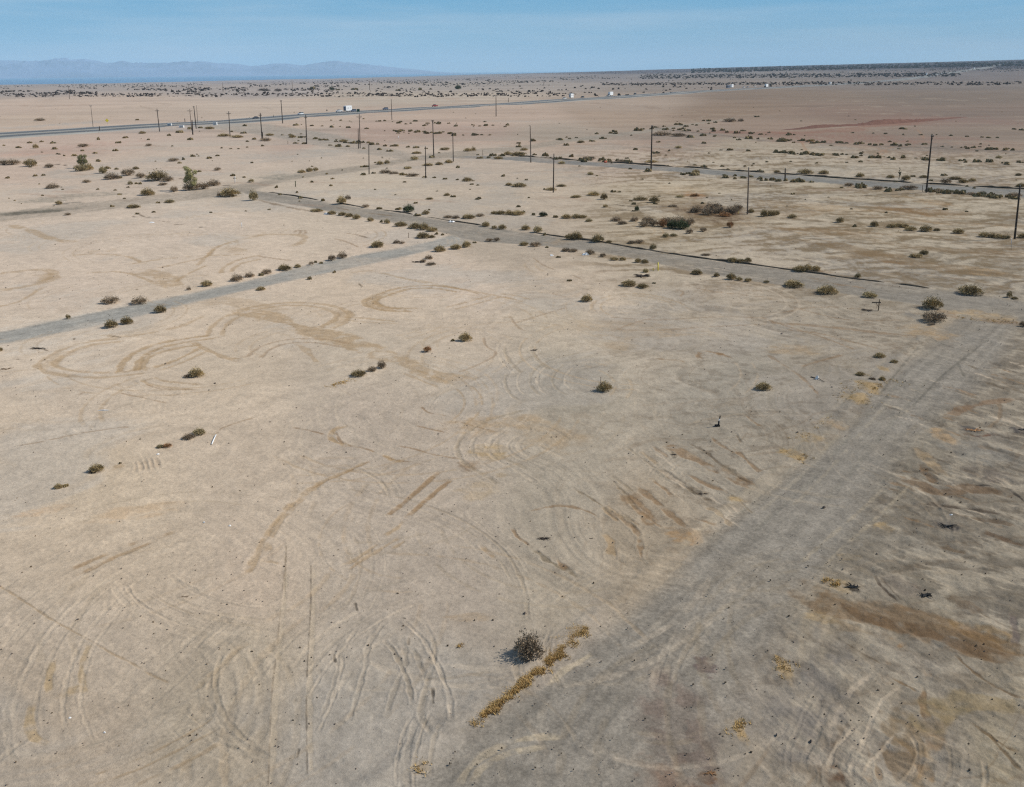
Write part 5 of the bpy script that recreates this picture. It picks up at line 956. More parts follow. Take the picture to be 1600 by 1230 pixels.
UP = [(1585.3, 373.5, 1594, 291, 'dark pole at the right edge with shrubs round its foot', 3.0, 0),
      (1447.3, 301, 1456.3, 211.5, 'tallest dark pole, at the near edge of the upper asphalt road', 2.6, 4.5),
      (1167.8, 335, 1170, 262.5, 'dark bare pole between the two asphalt roads right of the brown thicket', 2.3, 0),
      (1017.3, 267, 1018.8, 196.5, 'stout dark pole on the upper asphalt road edge, just right of the red barrel', 2.3, 3),
      (864.5, 301, 865.5, 241, 'short dark pole left of the red barrel, below the upper asphalt road', 1.7, 0),
      (829.5, 254, 828.5, 197, 'brown pole where the upper asphalt road begins', 1.7, 0),
      (708.3, 252.5, 707.5, 208.5, 'pole with a thick base near the junction of dirt tracks', 1.4, 3),
      (677.8, 244, 676, 188, 'tall pole standing left of the thick-based one', 1.6, 4.5),
      (665.2, 278.5, 664.6, 229.5, 'bare thin pole at the right end of a row of dry brush', 1.4, 0),
      (576.7, 272.3, 576.3, 226, 'bare dark pole at the left end of a row of dry brush', 1.5, 0),
      (562.8, 232, 561.3, 178, 'taller of two poles standing close together below the green sign', 1.2, 8),
      (560.2, 232.5, 559.6, 201, 'shorter of two poles standing close together below the green sign', 1.3, 0),
      (479.2, 225.3, 477.6, 179.5, 'pole with crossarm below the white car', 1.6, 5),
      (409.6, 219, 406.6, 176.5, 'leaning pole with short stub beside its foot', 1.6, 5),
      (441.7, 193, 439, 157, 'pole reaching above the highway left of the white car', 1.3, 3.5),
      (359.6, 214.5, 357.2, 174, 'thin pole with wide crossarm between the pole cluster and the leaning pole', 1.3, 6.5),
      (249.4, 205.8, 245.2, 170, 'pole with double head and crossarm, left of the cluster', 1.3, 6.5),
      (306.6, 201.3, 302.8, 166.3, 'dark pole in the cluster whose foot stands nearest the highway', 1.4, 2.5),
      (301.3, 210.6, 300.0, 187.8, 'thick short pole at the front of the cluster', 1.9, 0),
      (299.6, 204, 296.3, 170.3, 'thin pole with wide crossarm at the left of the cluster', 1.0, 8),
      (309.2, 193.5, 307, 165, 'faint thin pole at the right of the cluster beyond the highway', .7, 0),
      (612.4, 187.4, 611.3, 155, 'thin pole right of the blue car', 1.1, 0),
      (775.2, 182, 775, 150, 'brown pole right of the red pickup', 1.4, 0),
      (145.6, 199.5, 141.8, 165, 'pale thin pole left of the yellow sign', .8, 4),
      (108.6, 155, 107.2, 135, 'leftmost far pole beyond the highway', .9, 4),
      (457, 146, 456.2, 125, 'far thin pole beyond the highway above the white car', .8, 0),
      (348.6, 144, 347.8, 129, 'far thin pole beyond the highway, left of centre', .7, 0),
      (295.8, 145, 294.8, 131, 'far short pole beyond the highway with two arms', .9, 5),
      (577.6, 141, 577.4, 127.5, 'far thin pole beyond the highway above the truck', .8, 3)]
for bx, by, tx, ty, lab, rp_, arm in UP:
    upole(bx, by, tx, ty, lab, rp_, arm, .02 if arm and arm < 5 else .09, M_pole2 if rp_ < 1.2 or 'brown' in lab else M_pole)
upole(1226.7, 282, 1227, 263.3, 'short stout dark post on the near edge of the upper asphalt road', 2.2, 0, cat='post', name='timber_post', grp='timber posts')
upole(410.6, 219, 410.2, 206.5, 'short stub post at the foot of the leaning pole', 1.3, 0, cat='post', name='timber_post', grp='timber posts')
upole(155.5, 205.5, 155.3, 197.5, 'dark short post on the near side of the highway below the yellow sign', 1.3, 0, cat='post', name='timber_post', grp='timber posts')
upole(289, 190.5, 288.6, 185.3, 'small dark post beyond the highway left of the pole cluster', 1.1, 0, cat='post', name='timber_post', grp='timber posts')
upole(794.2, 160, 794.2, 153, 'small roadside post beyond the highway right of centre', .9, 0, cat='post', name='timber_post', grp='timber posts')
upole(427.5, 184, 427.4, 180, 'small roadside post beyond the highway left of the white car', .8, 0, cat='post', name='timber_post', grp='timber posts')

# ------------------------------------------------------------------ stakes, markers, signs, debris
M_white = mat('white_pvc', (.78, .78, .76), .4, .5, .08, 20); M_yel = mat('yellow_marker_paint', (.75, .62, .03), .5, .4); M_wst = mat('weathered_timber', (.20, .14, .09), .9, .1, .3, 10)
M_grn = mat('green_sign_sheeting', (.01, .09, .05), .4, .4); M_gal = mat('galvanised_steel', (.45, .46, .47), .45, .5, metal=.6); M_blk = mat('black_rubber', (.02, .02, .02), .8, .2); M_or = mat('orange_red_plastic', (.75, .10, .03), .5, .4)
def stake(bx, by, tx, ty, name, lab, cat, mt, rpx=.8, cap=None, grp=None):
    p = P(bx, by); s = mpp(p); d = ray(tx, ty); n = np.array([p[0], p[1], 0]); n /= np.linalg.norm(n); tt = np.dot(p, n)/np.dot(d, n); lean = np.array([0, 0, H])+d*tt-p
    t = empty(name, tuple(p)); tag(t, lab, cat, grp); r_ = max(.03, rpx*s*.5); m_ = MB(); m_.tube([(0, 0, -.1), tuple(lean*.5), tuple(lean*.97)], r_, 8); m_.build('post', mt, t, True)
    m2 = MB(); m2.tube([tuple(lean*.97), tuple(lean*1.0), tuple(lean*1.03)], [r_*1.25, r_*1.25, r_*.5], 8); m2.build('cap', cap or mt, t, True); return t
stake(367.2, 286.5, 367, 276, 'marker_pipe', 'upright white pipe in the wash right of the tall tamarisk', 'marker pipe', M_white, 1.1)
stake(378, 356.5, 377.5, 348, 'marker_pipe', 'short upright white pipe on the sand above the pale gravel road', 'marker pipe', M_white, .9)
stake(1028.3, 423, 1028.2, 410.5, 'marker_post', 'taller yellow marker post at the lower asphalt road', 'marker post', M_yel, 1.8, grp='yellow marker posts')
stake(1020.7, 423, 1020.7, 419, 'marker_post', 'shorter yellow marker post at the lower asphalt road', 'marker post', M_yel, 1.2, grp='yellow marker posts')
stake(461.6, 292, 461.4, 283, 'marker_post', 'short dark green post beside the dirt track', 'marker post', M_leaf['G'], 1.3)
stake(638.3, 372, 638.3, 364, 'survey_stake', 'wooden survey stake in front of shrubs at the road junction', 'stake', M_wst, .8)
stake(449.8, 225, 449.8, 220, 'survey_stake', 'thin stake left of the pole below the white car', 'stake', M_wst, .8)
stake(754.3, 243, 754.3, 234.5, 'survey_stake', 'thin stake near the start of the upper asphalt road', 'stake', M_wst, .7)
stake(622.5, 217, 622.3, 213, 'marker_pipe', 'tiny white pipe on the pink flat above the dirt tracks', 'marker pipe', M_white, .8)
stake(1153.5, 334, 1153.5, 330, 'marker_post', 'small pale stake left of the bare pole and thicket', 'stake', M_yel, .7)
stake(1580, 391, 1580.8, 372, 'marker_pipe', 'thin pale pipe in front of the right edge pole', 'marker pipe', M_gal, .7)
stake(1441.5, 300, 1441.5, 290, 'marker_post', 'thin pale stake just left of the tallest pole', 'stake', M_wst, .9)
stake(938.8, 611, 938.8, 590, 'survey_stake', 'thin bare stick rising behind the ragged shrub', 'stake', M_wst, .6)
# valve post: black and white standpipe
p = P(1122.5, 666); t = empty('standpipe', tuple(p)); tag(t, 'short black and white standpipe alone on grey sand', 'standpipe')
m_ = MB(); m_.tube([(0, 0, -.05), (.02, 0, .45)], .07, 10); m_.build('pipe', M_blk, t, True)
m_ = MB(); m_.tube([(.02, 0, .45), (.06, 0, .66)], .05, 10); m_.build('collar', M_white, t, True)
m_ = MB(); m_.tube([(.06, 0, .66), (.10, 0, .92)], .05, 10); m_.build('head', M_blk, t, True)
m_ = MB(); m_.box((-.1, 0, .05), (.42, .26, .16)); m_.build('base', M_blk, t, bevel=.02)
# wooden post with an arm
p = P(1372.3, 485.5); s = mpp(p); t = empty('braced_post', tuple(p)); tag(t, 'weathered wooden post with horizontal arm and brace beside the lower road', 'post')
hh = 16.5*s; m_ = MB(); m_.box((0, 0, hh*.48), (1.35*s, 1.3*s, hh*1.0)); m_.build('post', M_wst, t, bevel=.015)
m_ = MB(); m_.box((-4.7*s, -1.4*s*.8, hh*.80), (14*s, 1.1*s, 1.5*s)); m_.build('arm', M_pole, t, bevel=.015)
m_ = MB(); m_.tube([(-.3*s, 0, hh*.33), (-4.6*s, -.6*s, hh*.72)], .42*s, 6); m_.build('brace', M_wst, t)
m_ = MB(); m_.tube([(-3.7*s, 0, -.05), (-3.9*s, 0, hh*.5)], .2*s, 6); m_.build('stay', M_wst, t)
m_ = MB(); m_.box((0, 0, hh*1.04), (1.2*s, 1.0*s, 1.8*s)); m_.build('post_cap', M_wst, t, bevel=.02)
# orange barrel
p = P(946, 254.5); s = mpp(p); t = empty('traffic_barrel', tuple(p)); tag(t, 'orange-red barrel lying at the far edge of the upper asphalt road', 'barrel')
m_ = MB(); rr_ = 1.5*s; m_.tube([(-1.9*s, 0, rr_), (-1.7*s, 0, rr_), (0, 0, rr_), (1.7*s, 0, rr_), (1.9*s, 0, rr_)], [rr_*.8, rr_, rr_*1.05, rr_, rr_*.85], 16); m_.build('drum', M_or, t, True)
m_ = MB(); m_.tube([(-.5*s, 0, rr_), (.5*s, 0, rr_)], rr_*1.07, 16); m_.build('band', mat('faded_band', (.7, .3, .2), .5), t, True)
# white litter
def litter(x, y, lab, dims, name='plastic_bag', cat='litter', rz=0, mt=None, seed=0):
    if cat == 'box':
        p = P(x, y); t = empty(name, tuple(p)); tag(t, lab, cat, 'white boxes beside the highway'); m_ = MB(); m_.box((0, 0, dims[2]/2), dims); m_.build('cabinet', M_white, t, bevel=.03)
        m_ = MB(); m_.box((0, -dims[1]/2-.02, dims[2]*.5), (dims[0]*.7, .04, dims[2]*.8)); m_.build('door', M_gal, t); m_ = MB(); m_.box((0, 0, dims[2]+.04), (dims[0]*1.08, dims[1]*1.08, .08)); m_.build('lid', M_white, t); return t
    p = P(x, y); m_ = MB(); rg = np.random.default_rng(seed+int(x)); n = 7; vs = []
    for i in range(n):
        for j in range(5):
            u, v = i/(n-1)-.5, j/4-.5; k = (1-abs(2*u)**3)*(1-abs(2*v)**3)
            vs.append((u*dims[0]*(1+.15*rg.normal()), v*dims[1]*(1+.15*rg.normal()), max(.0, k*dims[2]*(1+.35*rg.normal()))))
    f = [(i*5+j, (i+1)*5+j, (i+1)*5+j+1, i*5+j+1) for i in range(n-1) for j in range(4)]; m_.add(vs, f); m_.add([(a, b, -.01) for a, b, c in vs], [q[::-1] for q in f])
    o = m_.build(name, mt or M_white); o.location = p+np.array([0, 0, .01]); o.rotation_euler = (0, 0, rz); tag(o, lab, cat, 'scattered litter'); return o
litter(523, 334.5, 'larger white plastic sheet among shrubs below the lower lane start', (1.4, .8, .3)); litter(511, 335, 'small white scrap left of the larger sheet among shrubs', (1.2, .8, .3))
litter(705, 347, 'pale pink-white rubble chunk on the dark edge of the lower lane', (1.2, .7, .25)); litter(915, 398.5, 'white scrap among dry shrubs at the near edge of the lower lane', (1.0, .7, .35)); litter(862, 399.5, 'tiny pale scrap left of the white one on the sand', (.5, .4, .15))
litter(1487, 454+351, 'white and blue rag beside the dark ash patch on the right', (.22, .14, .06)); litter(1276.5, 592.5, 'white plastic jug on a stick left of the right-hand lane', (.32, .25, .28), 'plastic_jug', 'jug')
litter(163, 641.3, 'thin white plastic strip lying on sand at left', (.9, .10, .05), 'plastic_strip', 'litter'); litter(163.5, 1145, 'small white flake on the sand near the bottom left', (.09, .07, .05), 'plastic_scrap'); litter(109.5, 1122, 'pale crumpled flake left of the small white one', (.12, .09, .04), 'plastic_scrap'); litter(246.5, 710, 'pale scrap below the dry shrubs at left', (.2, .15, .06), 'plastic_scrap'); litter(359, 822, 'tiny white scrap on sand left of centre', (.16, .12, .06), 'plastic_scrap'); litter(319, 816.5, 'tiny white scrap, left one of two on the sand', (.12, .1, .05), 'plastic_scrap'); litter(237, 348, 'bluish white debris on the flat behind the pale gravel road', (1.0, .6, .12)); litter(265, 196.5, 'white box beyond the near carriageway left of the poles', (2.2, 1.2, 1.2), 'utility_box', 'box'); litter(284, 199.5, 'white box on the gravel shoulder left of the poles', (2.4, 1.5, 1.2), 'utility_box', 'box'); litter(336.5, 195.5, 'white box on the shoulder right of the pole cluster', (2.0, 1.5, 1.6), 'utility_box', 'box'); litter(1121, 798.5, 'pair of white pebbles beside the right-hand lane', (.25, .15, .1), 'plastic_scrap')
p0 = P(331, 695); p1 = P(337.5, 680.5); m_ = MB(); m_.tube([(0, 0, .05), tuple((p1-p0)*.5+np.array([0, 0, .07])), tuple(p1-p0+np.array([0, 0, .05]))], .05, 8); o = m_.build('plastic_pipe', M_white, None, True); o.location = p0; tag(o, 'white plastic pipe lying on the sand below the straw-yellow shrub', 'pipe')
p0 = P(1267, 589.5); p1 = P(1288, 597); m_ = MB(); m_.tube([(0, 0, .04), tuple((p1-p0)*.5+np.array([.1, 0, .1])), tuple(p1-p0+np.array([0, 0, .03]))], [.05, .035, .02], 6); o = m_.build('fallen_stick', M_pole, None, True); o.location = p0; tag(o, 'dark stick lying under the white jug', 'stick')
# dead branches and burnt clumps
def twigs(x, y, wpx, lab, seed, name='dead_branch', cat='dead branch', mt=None, flat=.35, n=16, thick=.02):
    p = P(x, y); s = mpp(p); wm = wpx*s; rg = np.random.default_rng(seed); m_ = MB()
    for i in range(n):
        a = rg.uniform(-.5, .5)+(math.pi if rg.random() < .5 else 0); l_ = wm*rg.uniform(.25, .55); pts = [(rg.normal()*.05*wm, rg.normal()*.05*wm, 0)]
        for k in range(4):
            a += rg.normal()*.35; q = pts[-1]; pts.append((q[0]+math.cos(a)*l_/4, q[1]+math.sin(a)*l_/4, max(.01, q[2]+rg.uniform(-.2, .5)*l_/4*flat*2)))
        m_.tube(pts, [thick*wm*1.3, thick*wm, thick*wm*.8, thick*wm*.6, thick*wm*.25], 5, False)
    o = m_.build(name, mt or M_pole); o.location = p; tag(o, lab, cat, 'dead branches and twigs on the ground'); return o
twigs(850, 842, 27, 'dark dead branch with fine twigs lying centre right in the foreground', 1); twigs(288, 933, 16, 'flattened grey twig clump on the lower left sand', 2, mt=M_wst, flat=.15)
twigs(10, 577, 20, 'grey twigs on the sand at the left edge', 3, mt=M_wst); twigs(833, 547.5, 14, 'small dead twig clump on the sand right of the lone shrub', 4); twigs(655, 410, 22, 'dark forked dead branch with dry shrubs, below the pale gravel road', 5, thick=.035); twigs(890, 437.5, 8, 'tiny dark dead clump below the lower lane', 6)
twigs(1355, 485, 18, 'broken dark boards and branches left of the braced post', 7, thick=.04, flat=.2); twigs(1332, 918, 26, 'black burnt clump upper left on the right-hand rough ground', 8, thick=.05, mt=M_blk); twigs(1446, 930, 22, 'black scorched branch pile right of the burnt clump', 9, thick=.05, mt=M_blk); twigs(1480, 822, 26, 'dark ashy twig heap on the rough ground at right', 10, mt=M_blk, thick=.03)
twigs(1523, 673, 30, 'rusty dry twigs on the rough ground beside the upper lane', 11, mt=M_leaf['r']); twigs(1597, 672, 14, 'dark twigs at the right edge beside rough ground', 12, mt=M_blk, thick=.05); twigs(1052, 711, 10, 'dark root stub at the head of a brown gully', 13, thick=.06); twigs(1005, 432, 30, 'thick curved dead root between the yellow markers and wide shrub', 14, thick=.04); twigs(1098, 772, 16, 'dark twigs in the washed gully left of the lane', 15); twigs(60, 545, 30, 'long thin dead twigs below the pale gravel road at left', 16, thick=.012); twigs(926, 841, 12, 'single dark stick on sand in the right centre', 17, n=2, thick=.05); twigs(1110, 1208, 22, 'dark brown dry clump at the bottom edge beside the lane', 18, mt=M_leaf['r'], thick=.03)

# ------------------------------------------------------------------ golden dry grass along the lane (uncountable) and ground litter
M_gold = mat('golden_dry_grass', (.50, .34, .14), .9, .1, .35, 6)
def grass(name, strips, mt, seed, blade=.11):
    rg = np.random.default_rng(seed); V = []; Fc = []
    for pl, wd, n in strips:
        q = wpts(pl); L_ = np.linalg.norm(np.diff(q, axis=0), axis=1); cs = np.concatenate([[0], np.cumsum(L_)])
        for i in range(n):
            t = rg.uniform(0, cs[-1]); x = np.interp(t, cs, q[:, 0]); y = np.interp(t, cs, q[:, 1])
            den = vnoise(np.array([t/.45]), np.array([0.3]), seed)[0]
            if rg.random() > .62+.75*den: continue
            r_ = rg.normal()*wd*.28*(1+.5*math.sin(t*5.1)); tdx = np.interp(t, cs[1:], np.diff(q[:, 0])); tdy = np.interp(t, cs[1:], np.diff(q[:, 1])); nn = math.hypot(tdx, tdy)+1e-6
            x += -tdy/nn*r_; y += tdx/nn*r_; z = float(hsm(np.array([x]), np.array([y]))[0])-.02
            for k in range(7):
                a = rg.uniform(0, 6.283); l_ = blade*rg.uniform(.6, 1.6); cx, cy = x+rg.normal()*.06, y+rg.normal()*.06; b0 = len(V); w2 = .022
                V += [(cx-math.sin(a)*w2, cy+math.cos(a)*w2, z), (cx+math.sin(a)*w2, cy-math.cos(a)*w2, z), (cx+math.cos(a)*l_*.7, cy+math.sin(a)*l_*.7, z+l_*.9)]; Fc.append((b0, b0+1, b0+2))
    m_ = MB(); m_.v = V; m_.f = Fc; tag(m_.build(name, mt), kind='stuff')
grass('dry_grass', [([(738, 1132), (765, 1110), (800, 1083), (828, 1056), (843, 1046)], .46, 1500), ([(843, 1046), (862, 1027), (880, 1008), (900, 990), (916, 981)], .66, 2000),
                    ([(650, 1205), (668, 1192)], .8, 50), ([(1238, 722), (1252, 706)], 1.5, 110), ([(1330, 632), (1350, 605), (1378, 590)], 2.6, 330), ([(1140, 1150), (1165, 1125)], .6, 60), ([(715, 1010), (725, 1006)], .25, 40), ([(1220, 1060), (1230, 1030)], .9, 60), ([(1250, 690), (1300, 650)], 1.8, 60),
                    ([(510, 605), (535, 598), (552, 592)], .9, 150), ([(1490, 495), (1540, 500), (1590, 503)], 2.5, 90), ([(1290, 905), (1310, 915)], .6, 120)], M_gold, 9)
def pebbles():
    rg = np.random.default_rng(5); V = []; Fc = []
    for i in range(1500):
        px = rg.uniform(-60, 1660); py = rg.uniform(430, 1300) if rg.random() < .75 else rg.uniform(340, 520)
        d = ray(px, py); t = H/-d[2]; x, y = d[0]*t, d[1]*t; r_ = rg.uniform(.012, .04)*(1+.012*t/ 1.0*.6)*(2.0 if rg.random() < .04 else 1); z = 0
        b0 = len(V); k = rg.uniform(.6, 1.4, 6)
        V += [(x+r_*k[0], y, r_*.3), (x, y+r_*k[1], r_*.3), (x-r_*k[2], y, r_*.3), (x, y-r_*k[3], r_*.3), (x+r_*.2, y, r_*1.0*k[4]), (x, y, -r_)]
        Fc += [(b0+a, b0+(a+1) % 4, b0+4) for a in range(4)]+[(b0+(a+1) % 4, b0+a, b0+5) for a in range(4)]
    V = np.array(V); V[:, 2] += hsm(V[:, 0], V[:, 1])+.01
    m_ = MB(); m_.v = [tuple(v) for v in V]; m_.f = Fc; tag(m_.build('loose_stones', mat('dark_stone', (.19, .15, .12), .9, .1, .5, .7)), kind='stuff')
pebbles()
wd_ = []
for i in range(650):
    x = random.uniform(-20, 1620); y = random.uniform(345, 1225)
    if vnoise(np.array([x/70.]), np.array([y/40.]), 77)[0] < .05 and random.random() < .8: continue
    if x < 1150 and random.random() < .45: continue
    d = ray(x, y); t = H/-d[2]; q = (d[0]*t, d[1]*t); wm = random.uniform(.03, .085)*(1+.008*t); wd_.append((q[0], q[1], float(hsm(np.array([q[0]]), np.array([q[1]]))[0])+.03, wm, wm*.5))
scatter('dry_weeds', wd_, mat('dead_weed', (.27, .20, .13), .95, .1, .5, 1.0), 6, 5)

# ------------------------------------------------------------------ highway signs
def sign(x, by, zb, w_, h_, lab, mt, name='road_sign', diamond=False, legs=2, group=None):
    p = P(x, by); t = empty(name, tuple(p)); tag(t, lab, 'road sign', group); n = np.array([p[0], p[1]]); a = math.atan2(n[0], n[1]); t.rotation_euler = (0, 0, -a)
    m_ = MB(); R3 = Matrix.Rotation(math.pi/4, 3, 'Y') if diamond else None
    m_.box((0, -.06, zb+h_/2), (w_, .04, h_), R3); m_.build('sign_panel', mt, t, bevel=.01)
    m_ = MB(); m_.box((0, -.03, zb+h_/2), (w_*1.04, .015, h_*1.04), R3); m_.build('sign_back', M_gal, t)
    for i in range(legs):
        o = 0 if legs == 1 else (i-.5)*w_*.6; m_ = MB(); m_.tube([(o, 0, -.2), (o, 0, zb+h_*.8)], .06, 8); m_.build('leg', M_gal if zb > 1 else M_wst, t, True)
sign(560, 177.2, 1.1, 2.0, 1.9, 'dark green rectangular highway sign right of the white trailer', M_grn)
sign(168, 194.5, 1.5, 1.5, 1.5, 'yellow diamond warning sign beyond the highway at left', M_yel, diamond=True, legs=1)
sign(511, 177, 1.7, .9, .8, 'small dark roadside sign left of the white pickup', M_wst, legs=1)

# ------------------------------------------------------------------ vehicles
def paint(name, c, rough=.35): return mat(name, c, rough, .5)
P_white = paint('white_car_paint', (.72, .73, .73)); P_silver = paint('silver_car_paint', (.36, .38, .40)); P_dark = paint('black_car_paint', (.03, .032, .04)); P_blue = paint('blue_grey_car_paint', (.09, .12, .18)); P_red = paint('dark_red_car_paint', (.30, .02, .02)); P_boxw = mat('white_box_panel', (.78, .79, .78), .5, .4)
M_glass = mat('tinted_glass', (.02, .025, .03), .08, .6); M_rim = mat('wheel_rim', (.4, .4, .42), .35, .5, metal=.7); M_lamp = mat('lamp_glass', (.8, .8, .75), .2, .6)
PROFILE = {  # body side profile (x forward), roof profile, wheel x, radius, width
 'sedan': ([(-2.35, .35), (2.35, .35), (2.38, .62), (2.2, .78), (1.0, .95), (-1.7, 1.0), (-2.3, .92), (-2.4, .6)], [(1.05, .95), (.35, 1.4), (-.9, 1.42), (-1.75, .99)], (-1.45, 1.42), .33, 1.8),
 'suv': ([(-2.4, .42), (2.4, .42), (2.42, .78), (2.25, 1.02), (1.15, 1.12), (-2.3, 1.15), (-2.42, .8)], [(1.2, 1.12), (.55, 1.72), (-2.0, 1.76), (-2.33, 1.15)], (-1.5, 1.5), .38, 1.9),
 'pickup': ([(-2.9, .5), (2.8, .5), (2.84, .95), (2.65, 1.12), (1.3, 1.22), (-.6, 1.22), (-.6, 1.18), (-2.9, 1.18)], [(1.35, 1.22), (.75, 1.84), (-.45, 1.86), (-.62, 1.2)], (-1.75, 1.8), .42, 2.0)}
def wheels(t, xs, r_, half):
    for x in xs:
        for sy in (-1, 1):
            m_ = MB(); y = sy*half; m_.tube([(x, y-.12, r_), (x, y-.10, r_), (x, y+.10, r_), (x, y+.12, r_)], [r_*.85, r_, r_, r_*.85], 16); w_ = m_.build('wheel', M_blk, t, True)
            m2 = MB(); m2.tube([(x, y+sy*.121, r_), (x, y+sy*.135, r_)], [r_*.6, r_*.5], 12); m2.build('rim', M_rim, w_)
def car_body(t, kind, pm, x0=0):
    b, c, wx, r_, wd = PROFILE[kind]; h_ = wd/2
    m_ = MB(); m_.prism([(x+x0, z) for x, z in b], -h_, h_); m_.build('body', pm, t, bevel=.06)
    cc = [(x+x0, z) for x, z in c]; m_ = MB(); n = len(cc); ins = [.06, .22, .22, .06]
    v = [(x, -h_+i, z) for (x, z), i in zip(cc, ins)]+[(x, h_-i, z) for (x, z), i in zip(cc, ins)]
    m_.add(v, [tuple(range(n)), tuple(range(2*n-1, n-1, -1))]+[(i, i+n, (i+1) % n+n, (i+1) % n)[::-1] for i in range(n)]); m_.build('cabin_windows', M_glass, t, bevel=.03)
    rx0, rx1 = cc[1][0], cc[2][0]; m_ = MB(); m_.box(((rx0+rx1)/2, 0, cc[1][1]+.02), (abs(rx0-rx1)+.1, wd-.36, .07)); m_.build('roof', pm, t, bevel=.02)
    for px_ in (rx0+.1, (rx0+rx1)/2-.1):
        for sy in (-1, 1): pass
    for sy in (-1, 1):
        m_ = MB(); m_.box((2.33+x0 if kind != 'pickup' else 2.8+x0, sy*h_*.72, .78 if kind != 'sedan' else .66), (.1, .32, .16)); m_.build('headlight', M_lamp, t)
    if kind == 'pickup':
        m_ = MB(); m_.box((-1.75+x0, 0, 1.19), (2.0, wd-.3, .03)); m_.build('load_bed', M_blk, t)
    wheels(t, [x+x0 for x in wx], r_, h_-.06)
def put(x, y, rev=False, dy=0):
    p = P(x, y); i = np.argmin(np.linalg.norm(hwp-p[:2], axis=1)); i = min(max(i, 1), len(hwp)-2); d = hwp[i+1]-hwp[i-1]
    # highway polyline runs from left to right: cars on the far lanes head left
    a = math.atan2(d[1], d[0])+(math.pi if not rev else 0); p[2] = float(hz(p[0], p[1])[0])+.22; return p, a
def car(x, y, kind, pm, lab, rev=False, name=None):
    p, a = put(x, y, rev); t = empty(name or {'sedan': 'car', 'suv': 'suv', 'pickup': 'pickup_truck'}[kind], tuple(p), a); tag(t, lab, {'sedan': 'car', 'suv': 'suv', 'pickup': 'pickup truck'}[kind], 'vehicles on the highway'); car_body(t, kind, pm); return t
def trailer(x, y, L_, hh, lab, name='camper_trailer', cat='trailer', front=None, rev=False):
    p, a = put(x, y, rev); t = empty(name, tuple(p), a); tag(t, lab, cat, 'vehicles on the highway')
    m_ = MB(); m_.prism([(-L_/2, .6), (L_/2-.5, .6), (L_/2, 1.2), (L_/2-.1, hh-.3), (L_/2-.5, hh), (-L_/2, hh)], -1.22, 1.22); m_.build('body', P_boxw, t, bevel=.06)
    for sy in (-1, 1):
        for wx_, ww in ((-L_*.3, .7), (L_*.05, .9), (L_*.3, .6)):
            m_ = MB(); m_.box((wx_, sy*1.225, hh*.6), (ww, .03, .5)); m_.build('window', M_glass, t, bevel=.008)
    m_ = MB(); m_.box((L_/2+.35, 0, .65), (1.2, .25, .12)); m_.build('hitch', M_blk, t)
    if front: m_ = MB(); m_.box((L_/2+.01, 0, hh*.5+.2), (.06, 2.3, hh*.62)); m_.build('front_panel', front, t)
    wheels(t, [-.9, .1], .38, 1.1); return t
def box_truck(x, y, L_, hh, lab, cabm=None, rev=False, name='box_truck'):
    p, a = put(x, y, rev); t = empty(name, tuple(p), a); tag(t, lab, 'truck', 'vehicles on the highway')
    m_ = MB(); m_.prism([(-L_/2, .95), (L_/2-2.1, .95), (L_/2-2.1, hh), (-L_/2, hh)], -1.25, 1.25); m_.build('cargo_box', P_boxw, t, bevel=.04)
    m_ = MB(); m_.prism([(L_/2-2.0, .5), (L_/2+.6, .5), (L_/2+.65, 1.15), (L_/2-.1, 1.35), (L_/2-.6, 2.35), (L_/2-2.0, 2.4)], -1.05, 1.05); m_.build('cab', cabm or P_white, t, bevel=.06)
    m_ = MB(); m_.prism([(L_/2-.12, 1.42), (L_/2-.55, 2.25), (L_/2-1.7, 2.28), (L_/2-1.7, 1.42)], -1.065, 1.065); m_.build('cab_windows', M_glass, t)
    m_ = MB(); m_.box((-1.2, 0, .8), (L_-2, 1.0, .22)); m_.build('chassis', M_blk, t)
    wheels(t, [-L_/2+1.6, L_/2-1.0], .48, 1.1); return t
car(470, 180, 'suv', P_white, 'white suv alone on the highway at left')
car(530, 175.8, 'pickup', P_white, 'white pickup towing the tall white camper trailer')
trailer(543.6, 174.8, 7.2, 4.2, 'tall white camper trailer behind the white pickup', front=P_blue)
car(552.5, 174.9, 'suv', P_blue, 'dark blue-grey suv following the tall white camper trailer')
car(602.3, 172, 'suv', P_blue, 'blue-grey suv right of the green sign')
car(679.5, 167.3, 'pickup', P_red, 'dark red pickup in the middle of the highway')
car(882, 155.3, 'pickup', P_white, 'white pickup towing a short camper right of centre')
trailer(892.5, 153.9, 6.0, 4.6, 'short tall camper behind the white pickup right of centre', front=P_silver)
car(910, 153.3, 'suv', P_dark, 'black suv following the short camper')
box_truck(953.5, 150.6, 9.5, 4.6, 'white box truck with pale green-white box')
car(992, 148.2, 'suv', P_dark, 'small black car right of the white box truck')
trailer(1143.5, 137.4, 7.5, 5.0, 'white box trailer behind the dark-fronted bus', name='box_trailer'); 
p, a = put(1137.3, 138.0); t = empty('bus', tuple(p), a); tag(t, 'dark-fronted bus towing the white box trailer at right', 'bus', 'vehicles on the highway')
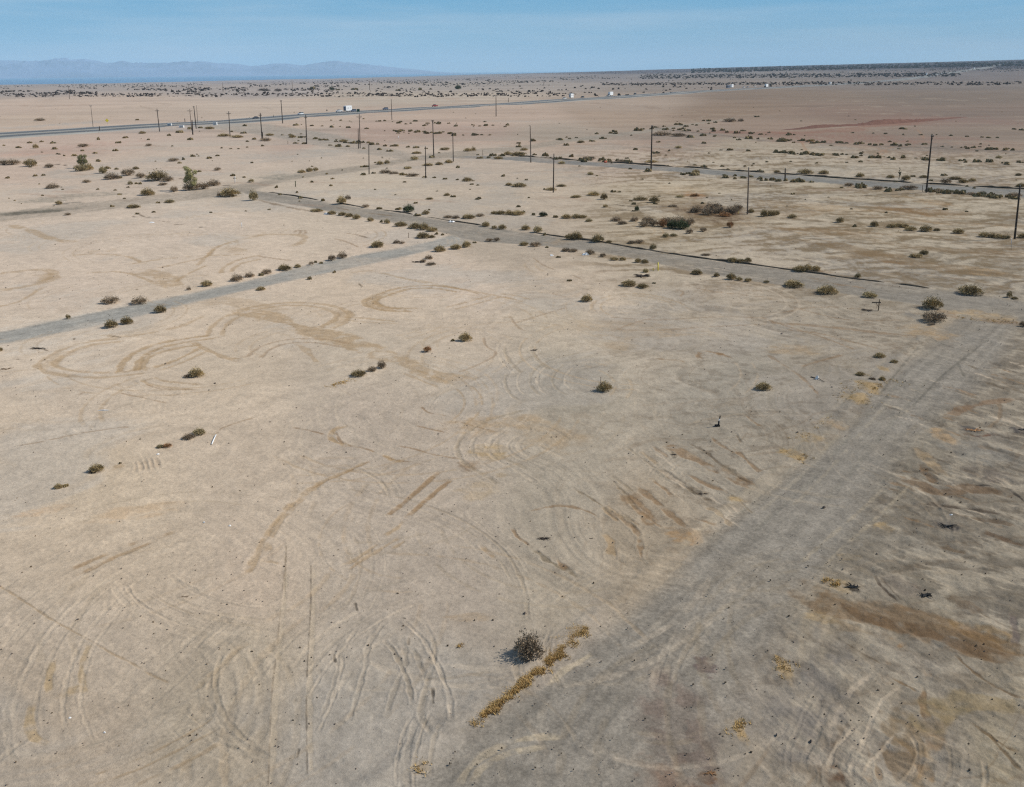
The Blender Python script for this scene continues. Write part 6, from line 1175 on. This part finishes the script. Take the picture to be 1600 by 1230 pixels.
m_ = MB(); m_.prism([(-4.2, .5), (4.2, .5), (4.3, 2.0), (4.0, 4.2), (-4.2, 4.2)], -1.25, 1.25); m_.build('body', P_blue, t, bevel=.08); m_ = MB(); m_.box((4.26, 0, 2.6), (.1, 2.2, 1.4)); m_.build('windscreen', M_glass, t)
for sy in (-1, 1): m_ = MB(); m_.box((-.1, sy*1.26, 2.6), (7.4, .03, .8)); m_.build('side_windows', M_glass, t)
wheels(t, [-2.6, 2.7], .48, 1.12)
car(1162, 137.6, 'pickup', P_white, 'white pickup with dark cargo behind the white box trailer'); car(1168, 137.2, 'suv', P_silver, 'silver suv right behind the white pickup at right'); car(1180, 136.6, 'sedan', P_white, 'low white car left of the large white truck')
box_truck(1197, 137.2, 10.5, 5.2, 'large white box truck on the right part of the highway', P_dark)
car(1290.5, 132.2, 'suv', P_dark, 'dark car on the far right curve, left of a white van'); box_truck(1297, 131.8, 7, 3.6, 'white van on the far right curve'); car(1394.8, 121.8, 'suv', P_dark, 'leftmost dark car where the highway climbs at right', True)
car(1409.5, 120.4, 'suv', P_dark, 'second dark car where the highway climbs at right', True); car(1433, 120.4, 'suv', P_dark, 'dark car just left of the distant white truck'); box_truck(1447.5, 118.0, 11, 6.5, 'distant white truck where the highway climbs at right'); car(1457.5, 118.0, 'suv', P_dark, 'dark car just right of the distant white truck'); car(1473, 114.0, 'suv', P_dark, 'dark car above the distant white truck'); box_truck(1522, 108.8, 12, 7, 'farthest white truck near the horizon at right')
car(399.5, 186.2, 'sedan', P_dark, 'dark car at the left partly hidden by the leaning pole')

# ------------------------------------------------------------------ air
hv = bpy.data.materials.new('haze'); hv.use_nodes = True; hv.node_tree.nodes.clear()
ho = hv.node_tree.nodes.new('ShaderNodeOutputMaterial'); pv = hv.node_tree.nodes.new('ShaderNodeVolumePrincipled')
pv.inputs['Density'].default_value = HAZE = 3.8e-5
pv.inputs['Color'].default_value = (.62, .86, 1.0, 1); pv.inputs['Anisotropy'].default_value = 0.0
hv.node_tree.links.new(pv.outputs[0], ho.inputs['Volume'])
m_ = MB(); m_.box((0, 8000, 215), (100000, 80000, 890)); o = m_.build('haze', hv); tag(o, kind='stuff')
